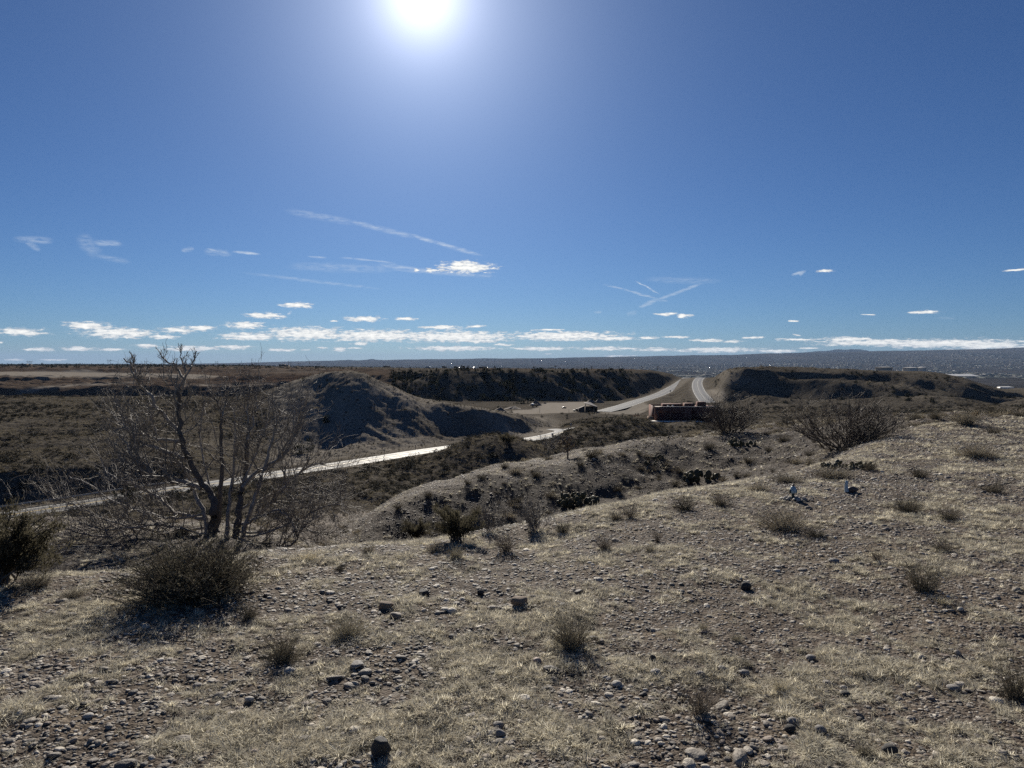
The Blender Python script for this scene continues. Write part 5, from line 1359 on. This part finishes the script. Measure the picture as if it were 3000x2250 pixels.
def garage_wall(B):
    xs = [0, 1.2, 5.1, 5.75, 9.65, 10.3]                       # front wall with two openings
    box(B, 0, 1.2, 0, .35, 0, Hw); box(B, 5.1, 5.75, 0, .35, 0, Hw); box(B, 9.65, Lw, 0, .35, 0, Hw)
    box(B, 1.2, 5.1, 0, .35, 2.6, Hw); box(B, 5.75, 9.65, 0, .35, 2.6, Hw)
    box(B, 0, .35, .35, Dw, 0, Hw); box(B, Lw - .35, Lw, .35, Dw, 0, Hw); box(B, .35, Lw - .35, Dw - .35, Dw, 0, Hw)
    box(B, .8, 10.1, -.12, -.004, Hw - 1.3, Hw - 1.12)
w_ = part('wall', m_stucco, garage_wall, bl)
part('roof', m_roofg, lambda B: box(B, .36, Lw - .36, .36, Dw - .36, Hw - .75, Hw - .55), bl)
part('coping', m_roofw, lambda B: (box(B, 1.6, Lw + .1, -.06, .42, Hw + .003, Hw + .13)), bl)
for x0 in (1.2, 5.75):
    d = part('garage_door', m_door, lambda B: box(B, x0 + .02, x0 + 3.88, .16, .22, 0.02, 2.59), bl)
    for k in range(4): part('panel', m_door, lambda B: [box(B, x0 + .1 + j * .95, x0 + .95 + j * .95, .125, .157, .12 + k * .63, .62 + k * .63) for j in range(4)], d)
part('wall', m_stucco2, lambda B: (box(B, Lw + .004, Lw + 9.4, 1.5, 13, 0, Hw - .1)), bl)
part('coping', m_roofw, lambda B: box(B, Lw + .3, Lw + 9.5, 1.42, 1.9, Hw - .097, Hw + .02), bl)
part('roof_block', m_stucco2, lambda B: box(B, 4.2, 11.0, 8, 13.5, Hw - .5, Hw + .45), bl)
part('roof_block', m_stucco, lambda B: box(B, 11.2, 14.4, 4, 9, Hw - .5, Hw + .95), bl)
part('chimney', m_stucco2, lambda B: box(B, 15.6, 18.4, 4.5, 8, Hw - .2, Hw + 1.45), bl)
part('skylight', m_roofw, lambda B: [box(B, 5 + k * 1.7, 5.5 + k * 1.7, 4.5, 5.1, Hw - .55, Hw + .25 + .08 * k) for k in range(2)], bl)
part('window', m_dkpost, lambda B: box(B, Lw + 3, Lw + 4.2, 1.44, 1.496, 1.2, 2.4), bl)
# apron of concrete: its left corner is out of the shadow of the building
av = np.array([(bx0 - 2.3, by - 2.2, BZ + .05), (bx0 + 3.5, by - 6.5, BZ + .05), (bx0 + 15, by - 6.5, BZ + .05), (bx0 + 15, by - .1, BZ + .05), (bx0 - .6, by + .4, BZ + .05)])
av = np.concatenate([av, av - [0, 0, .5]]); nA = 5
ap = obj('driveway', mesh_np('driveway', av, [np.array([[0, 1, 2], [0, 2, 3], [0, 3, 4]]), np.array([(i, i + nA, (i + 1) % nA + nA, (i + 1) % nA) for i in range(nA)])], m_conc)); tag(ap, kind='structure')
def bush_pot(u, v, wpx, hpx, y, label):
    lone(u, v, wpx, hpx, y, label, 'bush', 'small_bush')
bush_pot(1432, 914, 4, 5, 237, 'small dark bush at the edge of the pale concrete driveway')
# curved low garden wall left of the building
m_tanwall = simple('tan block wall', (.34, .24, .17), .8, .2, 1.5)
e = tag(empty('garden_wall', P(1404, 898, 252)), 'short curved tan garden wall beside the left corner of the building', 'wall')
B = Bag()
for k in range(9):
    a0 = math.pi * (.5 + k / 9); B.add(*(lambda v_, f_: (v_, f_))(np.array([(math.cos(a) * rr * 1.6 + 1, math.sin(a) * rr * 1.6, z_) for z_ in (-1, .7) for a, rr in ((a0, 1), (a0 + .34, 1), (a0 + .34, 1.18), (a0, 1.18))]), [(0, 3, 2, 1), (4, 5, 6, 7), (0, 1, 5, 4), (1, 2, 6, 5), (2, 3, 7, 6), (3, 0, 4, 7)]))
o = obj('wall', B.mesh('wall', m_tanwall), e); o.location = (0, 0, float(GZ(e.location.x, 252)) - e.location.z + .3)

# orange timber frame beside the highway junction
m_orange = simple('orange timber', (.36, .15, .06), .7, .2, 3)
p = P(1375, 891, 330); p = (p[0], p[1], float(GZ(p[0], p[1]))); s_ = p[1] / F
e = tag(empty('timber_frame', p), 'orange timber frame like a rough table in the dirt left of the building', 'frame')
for xx in (-6, -2, 2, 6): part('post', m_orange, lambda B: box(B, (xx - .5) * s_, (xx + .5) * s_, -.1, .1, -.1, 6.2 * s_), e)
part('top_beam', m_orange, lambda B: box(B, -7 * s_, 7 * s_, -.13, .13, 6.2 * s_ + .003, 8 * s_), e)
part('cross_beam', m_orange, lambda B: box(B, -6.5 * s_, 6.5 * s_, -.16, -.104, 3.2 * s_, 4 * s_), e)

# ------------------------------------------------------------------ the gravel yard: shed, vehicles, heaps, poles
m_shed = simple('weathered dark boards', (.07, .055, .048), .8, .35, 1.0)
m_shroof = simple('grey brown shed roof', (.19, .165, .15), .7, .25, 1.0)
m_dark = simple('dark vehicle paint', (.02, .021, .025), .35, .1, 1.0, spec=.5)
m_glass = simple('vehicle glass', (.03, .035, .04), .15, .05, 1.0, spec=.6)
m_tyre = simple('tyre rubber', (.02, .02, .02), .8, .1, 3.0)
m_white = simple('white vehicle paint', (.62, .62, .6), .4, .1, 1.0, spec=.5)
m_heap = simple('crushed gravel', (.135, .108, .088), .9, .35, .6, bump=.5)
yY = 468.0; ys = yY / F
sh = tag(empty('shed', (P(1264, 891.5, yY)[0], yY, HZ)), 'dark wooden shed with a big sloping roof and an open front in the yard', 'building')
X = lambda u: (u - 1264) * ys
def shed_roof(B):
    v = [(X(1263.5), -1.2, 5.9), (X(1283), -1.6, 4.0), (X(1290.5), -1.6, 3.6), (X(1291), 6.5, 3.6), (X(1277), 6.5, 6.3), (X(1263.5), 5.5, 6.0)]
    up_ = np.array(v); V = np.concatenate([up_, up_ - [0, 0, .3]]); n_ = 6
    B.add(V, [(0, 1, 2), (0, 2, 3), (0, 3, 4), (0, 4, 5)]); B.add(V, [(i, i + 6, (i + 1) % 6 + 6, (i + 1) % 6) for i in range(6)])
part('roof', m_shroof, shed_roof, sh)
part('wall', m_shed, lambda B: (box(B, X(1265), X(1290), 5, 5.2, 0, 3.5), box(B, X(1289.6), X(1290.2), -1, 5, 0, 3.4), box(B, X(1265), X(1265.6), -.5, 5, 0, 5.0)), sh)
for uu in (1266, 1273, 1281, 1289): part('post', m_shed, lambda B: box(B, X(uu), X(uu) + .3, -1.1, -.8, 0, 3.3), sh)
part('lean_to', m_shed, lambda B: B.add([(X(1250), 0, 2.3), (X(1263), 0, 3.9), (X(1263), 5, 3.9), (X(1250), 5, 2.3), (X(1250), 0, 0), (X(1263), 0, 0), (X(1263), 5, 0), (X(1250), 5, 0)], [(0, 1, 2, 3), (0, 4, 5, 1), (3, 2, 6, 7), (0, 3, 7, 4), (1, 5, 6, 2)]), sh)
part('awning_post', m_shed, lambda B: box(B, X(1283), X(1283) + .25, -1.5, -1.3, 0, 3.9), sh)

def vehicle(u, v, y, wpx, mat, label, cat, rz, nm, cab=(.2, .72), hh=1.75):
    s_ = y / F; L = wpx * s_; x_ = P(u, v, y)[0]; e = tag(empty(nm, (x_, y, float(GZ(x_, y))), rz), label, cat)
    h = L * hh / 4.4; w = L * .4
    prof = [(-.5, .2), (-.5, .52), (-.48, .58), (cab[0] - .5 - .03, .62), (cab[0] - .5 + .06, .97), (cab[1] - .5 - .08, 1.0), (cab[1] - .5 + .04, .62), (.47, .56), (.5, .45), (.5, .2)]
    def body(B):
        n_ = len(prof); V = [(a * L, sgn * w * (.5 if b_ < .7 else .43), b_ * h) for sgn in (-1, 1) for a, b_ in prof]
        B.add(V, [(i, i + 1, i + 1 + n_, i + n_) for i in range(n_ - 1)] + [(n_ - 1, 0, n_, 2 * n_ - 1)])
        for o_ in (0, n_): B.add(np.array(V)[o_:o_ + n_], [(0, i, i + 1) for i in range(1, n_ - 1)])
    part('body', mat, body, e)
    part('window', m_glass, lambda B: [box(B, (cab[0] - .41) * L, (cab[1] - .6) * L, sg * w * .475 - .02, sg * w * .475 + .02, .68 * h, .92 * h) for sg in (-1, 1)], e)
    for sx_ in (-.31, .31):
        for sg in (-1, 1):
            B = Bag(); tube(B, [(sx_ * L, sg * w * .5 - .12, .2 * h), (sx_ * L, sg * w * .5 + .12, .2 * h)], [.2 * h, .2 * h], 12, 0, True); obj('wheel', B.mesh('wheel', m_tyre), e)
    return e
vehicle(1218.5, 885, 505, 9.6, m_dark, 'dark pickup truck parked alone in the middle of the gravel yard', 'pickup truck', .25, 'pickup_truck', (.22, .58), 1.9)
vehicle(1243.5, 889.5, 474, 11, m_dark, 'dark flatbed truck beside the lean-to of the shed', 'truck', .1, 'truck', (.62, .95), 2.3)
vehicle(1253, 889, 478, 8, m_tyre, 'low dark car between the flatbed truck and the shed', 'car', 0, 'parked_car')
# stock trailer on the left of the yard
x_ = P(1155, 882, 520)[0]; s_ = 520 / F
e = tag(empty('trailer', (x_, 520, float(GZ(x_, 520)))), 'long pale topped trailer in front of the left dirt heap', 'trailer')
part('bed', m_shed, lambda B: box(B, -7.5 * s_, 7.5 * s_, -1.1, 1.1, .7, 1.5), e)
part('box', m_white, lambda B: box(B, -7.2 * s_, -1 * s_, -1.1, 1.1, 1.503, 2.6), e)
part('frame', m_shed, lambda B: [box(B, k * s_, k * s_ + .2, -1.1, 1.1, 1.503, 2.3) for k in (0, 2, 4, 6)], e)
for k in (-4, 4):
    B = Bag(); tube(B, [(k * s_, -1.2, .42), (k * s_, 1.2, .42)], [.42, .42], 12, 0, True); obj('wheel', B.mesh('wheel', m_tyre), e)
def heap(u, v, y, wpx, hpx, label, seed):
    s_ = y / F; x_ = P(u, v, y)[0]; r = np.random.default_rng(seed); n_, V = 28, []
    for k, rr in enumerate(np.linspace(0, 1, 9)):
        for j in range(n_):
            a = j * 6.283 / n_; q = rr * (1 + .16 * math.sin(a * 3 + seed) + .07 * math.sin(a * 7)); V.append((math.cos(a) * q * wpx * s_ / 2, math.sin(a) * q * wpx * s_ * .4, hpx * s_ * ((1 - rr) ** 1.05 + .03 * r.normal() * (0 < rr < 1)) - .2))
    f = [(k * n_ + j, (k + 1) * n_ + j, (k + 1) * n_ + (j + 1) % n_, k * n_ + (j + 1) % n_) for k in range(8) for j in range(n_)]
    o = obj('gravel_heap', mesh_np('gravel_heap', np.array(V), np.array(f), m_heap, True)); o.location = (x_, y, float(GZ(x_, y))); return tag(o, label, 'gravel heap', 'gravel heaps in the yard')
heap(1276, 872, 570, 26, 9.5, 'left peak of the double gravel heap behind the shed', 1); heap(1294, 872, 574, 26, 10, 'right peak of the double gravel heap behind the shed', 2)
heap(1157, 880, 540, 30, 12, 'gravel heap behind the pale topped trailer', 3); heap(1081, 885, 480, 34, 8.5, 'long gravel heap at the left end of the yard', 4)
heap(1110, 884, 500, 40, 7, 'gravel heap under the large juniper of the yard', 5); heap(1177, 877, 560, 9, 3.6, 'smallest gravel heap, just right of the trailer', 6)

def pole(u, v0, v1, y, label, r0=.14, arm=0.0, nm='utility_pole', cat='utility pole', group=None, mat=None):
    s_ = y / F; x_ = P(u, v1, y)[0]; zz = float(GZ(x_, y)); H = P(u, v0, y)[2] - zz
    e = tag(empty(nm, (x_, y, zz)), label, cat, group); mt = mat or m_shed
    part('post', mt, lambda B: tube(B, [(0, 0, -.5), (0, 0, H)], [r0 * 1.2, r0], 6, 0, True), e)
    if arm: part('crossarm', mt, lambda B: box(B, -arm, arm, r0 * 1.02, r0 * 1.02 + .2, H - 1.1, H - .85), e)
    return e
for u, v0, v1, y, lab in [(1199.5, 789.5, 810, 760, 'tallest utility pole, on the rim of the bluff above the yard'), (1278, 790, 803, 900, 'second utility pole along the rim of the bluff'),
    (1337, 791, 802, 960, 'third utility pole along the rim of the bluff'), (1387, 790.5, 802, 1000, 'fourth utility pole along the rim of the bluff'), (1421, 790, 802, 1050, 'rightmost utility pole, nearest the highway crest')]:
    pole(u, v0, v1, y, lab, .3, 1.6, group='utility poles along the bluff')
pole(1166, 880, 892, 462, 'thin pole at the near edge of the gravel yard', .1)
pole(1229, 884, 891, 462, 'short fence pole left of the flatbed truck', .1, nm='fence_post', cat='post')
pole(1125, 851, 872, 600, 'pale leaning pole at the foot of the bluff', .12, mat=m_tanwall)
# slack wire from the leaning pole
def pylon(u, v0, y, label):
    x_ = P(u, 790, y)[0]; zz = float(GZ(x_, y)); H = max(P(u, v0, y)[2] - zz, 8); w = H * .22
    e = tag(empty('power_pylon', (x_, y, zz)), label, 'power pylon', 'power pylons along the skyline')
    for sg in (-1, 1): part('pole', m_shed, lambda B: tube(B, [(sg * w, 0, -1), (sg * w, 0, H)], [.42, .3], 5, 0, True), e)
    part('crossarm', m_shed, lambda B: box(B, -w * 2.1, w * 2.1, .35, .75, H * .8, H * .84), e)
    part('brace', m_shed, lambda B: (tube(B, [(-w, 0, H * .45), (w, 0, H * .8)], [.2, .2], 4), tube(B, [(w, 0, H * .45), (-w, 0, H * .8)], [.2, .2], 4)), e)
for u, v0, y, lab in [(61, 779, 2300, 'leftmost power pylon, an H-frame over the plateau trees'), (67, 779.2, 2500, 'power pylon close behind the leftmost one'), (236, 776, 2300, 'power pylon over the trees above the gravel pit'),
    (315, 779, 2700, 'power pylon showing behind the top of the dead tree'), (468, 780, 2600, 'power pylon right of the top of the dead tree'), (553, 783, 2600, 'power pylon on the skyline left of the hill'),
    (626, 779, 2200, 'tall single power pylon above the houses left of the hill'), (646, 784, 2600, 'power pylon just right of the tall single one'), (687, 784, 2700, 'power pylon above the left shoulder of the hill')]:
    pylon(u, v0, y, lab)

# flat-roofed houses on the plateau
m_adobe = simple('adobe wall', (.20, .145, .105), .85, .2, .3)
m_win = simple('dark window', (.03, .033, .038), .2, .1, 1.0, spec=.5)
def house(u, v, wpx, hpx, y, label, white=0):
    s_ = y / F; x_ = P(u, v, y)[0]; W_, H_ = wpx * s_, hpx * s_; zz = max(float(GZ(x_, y)), P(u, v, y)[2])
    e = tag(empty('adobe_house', (x_, y, zz)), label, 'house', 'low houses on the plateau')
    part('wall', m_white if white else m_adobe, lambda B: (box(B, -W_ / 2, W_ * .1, 0, W_ * .5, -6, H_), box(B, W_ * .1 + .01, W_ / 2, W_ * .08, W_ * .5, -6, H_ * .74)), e)
    part('roof', m_roofg, lambda B: box(B, -W_ / 2 - .2, W_ * .1 + .2, -.2, W_ * .52, H_ + .004, H_ + .3), e)
    for k in (-.35, -.12, .28): part('window', m_win, lambda B: box(B, k * W_, k * W_ + W_ * .08, -.05 if k < .1 else W_ * .08 - .05, -.004 if k < .1 else W_ * .08 - .004, H_ * .3, H_ * .58), e)
for a in [(612, 800, 20, 4.2, 1700, 'dark flat-roofed house beside the bright bank left of the hill'), (596, 798, 9, 2.4, 1800, 'small pale house left of the dark flat-roofed one', 1), (630, 799.5, 8, 1.6, 1700, 'low white building right of the dark flat-roofed house', 1),
    (1043, 800, 19, 3.6, 1200, 'long flat-roofed shed on the skyline above the bluff'), (960, 793.5, 10, 2.6, 1900, 'house among trees on the plateau behind the hill'), (925, 793.8, 8, 2.0, 2000, 'pale house left of the one behind the hill', 1),
    (985, 793.6, 9, 2.2, 1900, 'right house of the row behind the hill'), (52, 793, 22, 4.5, 1700, 'dark low house in the plateau trees at the far left'), (440, 794, 18, 3, 1900, 'low house right of the dead tree top'), (545, 791.5, 16, 2.6, 2200, 'low house on the plateau under the pylon left of the hill'),
    (835, 793, 14, 2.8, 2000, 'low house on the plateau just right of the hill top'), (690, 796, 18, 3.0, 1800, 'dark low house near the left shoulder of the hill')]:
    house(*a)

# ------------------------------------------------------------------ water tanks beyond the mesa
m_tank = simple('pale tank steel', (.82, .80, .74), .45, .06, .3, spec=.5)
m_tankd = simple('tan tank steel', (.55, .52, .46), .5, .06, .3, spec=.5)
def tank(u0, u1, v0, v1, y, mat, label, cone):
    s_ = y / F; x_ = P((u0 + u1) / 2, v1, y)[0]; R = (u1 - u0) * s_ / 2; zz = float(GZ(x_, y)); H = P(u0, v0, y)[2] - zz
    e = tag(empty('water_tank', (x_, y, zz)), label, 'water tank', 'water tanks beyond the mesa')
    B = Bag(); lathe(B, [(R, -1), (R, H * .985), (R * 1.012, H * .99), (R * 1.012, H)], 40); obj('shell', B.mesh('shell', mat, True), e)
    B = Bag(); lathe(B, [(R * 1.012, H + .004), (R * .5, H + cone * .6), (.01, H + cone)], 40); obj('roof', B.mesh('roof', m_roofw, True), e)
    part('ladder', m_tankd, lambda B: [box(B, R * .5 + k * .5, R * .5 + k * .5 + .08, -R * .9, -R * .86, 0, H) for k in (0, 1)], e)
tank(1892, 1926, 793, 802, 1090, m_tankd, 'left tan water tank in shade', .5); tank(1951.5, 1981, 794, 802.5, 1075, m_tank, 'large pale water tank in the middle of the three', .8); tank(1982.5, 1999, 794, 802, 1120, m_tank, 'smallest water tank with a cone roof, rightmost', 1.6)

# ------------------------------------------------------------------ road furniture
m_post = simple('dark steel post', (.05, .05, .05), .6, .2, 5)
m_sign = simple('sign back', (.20, .20, .20), .5, .1, 5)
def sign(u, v0, v1, y, label, w=.3, h=.35):
    p0 = P(u, v1, y); zz = float(GZ(p0[0], y)); H = max(P(u, v0, y)[2] - zz, .8); e = tag(empty('road_sign', (p0[0], y, zz)), label, 'road sign', 'road signs and markers')
    part('post', m_post, lambda B: box(B, -.05, .05, -.05, .05, -.3, H), e); part('panel', m_sign, lambda B: box(B, -w, w, -.09, -.054, H - 2 * h, H), e)
sign(1000, 951, 964, 196, 'road sign at the foot of the hill before the low ridge', .35, .4); sign(1233, 914, 927, 232, 'marker post in the fork of the road junction', .28, .5)
sign(1193.5, 936, 943, 208, 'short marker at the near edge of the road bend', .3, .35); sign(862, 962, 972, 178, 'thin marker post on the far side of the road, middle one', .1, .2)
sign(830, 970, 980, 168, 'thin marker post on the far side of the road, left one', .1, .2); sign(898, 962, 969, 184, 'thin marker post on the far side of the road, right one', .1, .2)
sign(1448, 843, 848, 640, 'marker beside the left carriageway of the highway', .5, .6)
# guard rail along the far edge of the road on the left
ln, wd = ROADS['main']; t_ = np.gradient(ln[:, :2], axis=0); t_ /= np.linalg.norm(t_, axis=1, keepdims=True)
gl = np.concatenate([ln[:, :2] + np.stack([-t_[:, 1], t_[:, 0]], 1) * (wd / 2 + 1.4), ln[:, 2:]], 1); gl = gl[(gl[:, 0] > -90) & (gl[:, 0] < -58)]
gl = np.concatenate([gl]); m_rail = simple('galvanised rail', (.33, .33, .32), .45, .15, 3, metal=.5)
e = tag(empty('guard_rail', tuple(gl[0])), 'thin guard rail along the far edge of the road at the left', 'guard rail')
def rail(B):
    q = gl - gl[0]; V = np.concatenate([q + [0, 0, z_] for z_ in (.45, .75)] + [q + [-.06, .06, z_] for z_ in (.75, .45)]); n_ = len(q)
    B.add(V, [(k % 4 * n_ + i, k % 4 * n_ + i + 1, (k + 1) % 4 * n_ + i + 1, (k + 1) % 4 * n_ + i) for k in range(4) for i in range(n_ - 1)])
part('rail', m_rail, rail, e)
for k in range(0, len(gl), 2):
    q = gl[k] - gl[0]; part('post', m_post, lambda B: box(B, q[0] - .06, q[0] + .06, q[1] - .06 + .15, q[1] + .06 + .15, q[2] - .4, q[2] + .7), e)

# ------------------------------------------------------------------ the town on the valley floor
m_town = [simple('pale town wall', (.19, .18, .17), .7, .1, .02), simple('tan town wall', (.16, .135, .11), .8, .1, .02), simple('metal town roof', (.8, .8, .8), .28, .05, .02, metal=1.0), simple('valley trees', (.035, .04, .028), .9, .3, .02)]
r = np.random.default_rng(77)
def town_sample(n, u0, u1, y0, y1, spread):
    u_ = r.uniform(u0, u1, n); y_ = np.exp(r.uniform(math.log(y0), math.log(y1), n)); x_ = (u_ - CU) / F * y_
    k_ = r.uniform(size=n) < np.clip(.5 + 2.2 * fbm(x_ / 1500., y_ / 4000., 501, 3), 0, 1) ** 1.3; return x_[k_], y_[k_]
def town_boxes(B, x_, y_, wmin, wmax, mats__, hmax=7, pitch=None):
    z_ = GZ(x_, y_)
    for a, b_, c_ in zip(x_, y_, z_):
        w, dd, h = r.uniform(wmin, wmax), r.uniform(wmin, wmax), r.uniform(3.5, hmax); m = int(r.choice(mats__))
        ph = r.normal(.225, .07) * w * .5 if m == 2 else 0.0
        v_ = [(a - w / 2, b_ - dd / 2, c_ - 4), (a + w / 2, b_ - dd / 2, c_ - 4), (a + w / 2, b_ + dd / 2, c_ - 4), (a - w / 2, b_ + dd / 2, c_ - 4),
              (a - w / 2, b_ - dd / 2, c_ + h), (a + w / 2, b_ - dd / 2, c_ + h), (a + w / 2, b_ + dd / 2, c_ + h + ph * dd / w * 2), (a - w / 2, b_ + dd / 2, c_ + h + ph * dd / w * 2)]
        B.add(v_, [(4, 5, 6, 7), (0, 1, 5, 4), (1, 2, 6, 5), (2, 3, 7, 6), (3, 0, 4, 7)], m)
B = Bag()
x_, y_ = town_sample(5200, 500, 2300, 6500, 17500, 1); town_boxes(B, x_, y_, 10, 38, [0, 1, 1, 1, 3, 3])
x_, y_ = town_sample(40, 900, 1700, 11500, 18500, 1); town_boxes(B, x_, y_, 10, 18, [2], 5)
x_, y_ = town_sample(2600, 900, 2300, 5000, 15000, 1); town_boxes(B, x_, y_, 30, 120, [3], 8)
x_, y_ = town_sample(160, 1500, 2300, 5500, 9500, 1); town_boxes(B, x_, y_, 30, 90, [0, 1], 9)
tag(obj('town', B.mesh('town', m_town)), kind='stuff')
def big_building(u, v, wpx, hpx, y, mat, label):
    s_ = y / F; x_ = P(u, v, y)[0]; W_, H_ = wpx * s_, hpx * s_; zz = float(GZ(x_, y)); e = tag(empty('warehouse', (x_, y, zz)), label, 'building', 'large buildings in the valley')
    part('wall', mat, lambda B: box(B, -W_ / 2, W_ / 2, 0, W_ * .3 + 20, -6, H_), e); part('roof', m_roofw, lambda B: B.add([(-W_ / 2, -1, H_ + .1), (W_ / 2, -1, H_ + .1), (W_ / 2, W_ * .3 + 21, H_ + W_ * .05), (-W_ / 2, W_ * .3 + 21, H_ + W_ * .05)], [(0, 1, 2, 3)]), e)
m_office = simple('grey blue office wall', (.10, .11, .13), .6, .15, .02)
big_building(1806, 806, 20, 10, 5600, m_office, 'tall dark office block in the valley behind the mesa')
big_building(1717, 804, 44, 2.6, 6000, m_roofw, 'long white building in the valley left of the office block')
big_building(1575, 819, 12, 1.8, 4600, m_roofw, 'bright white roof in the valley just left of the mesa')
big_building(2080, 805, 70, 2.0, 6200, m_tankd, 'long low building right of the tanks in the valley')
big_building(1640, 808, 60, 1.8, 5600, m_tankd, 'long pale roof line in the valley above the mesa crest')
big_building(2178, 846, 26, 3, 3300, m_tankd, 'low pale farm building at the right edge of the valley')
big_building(1232, 800, 8, 1.2, 7000, m_roofw, 'small bright roof in the valley beside the tallest utility pole')
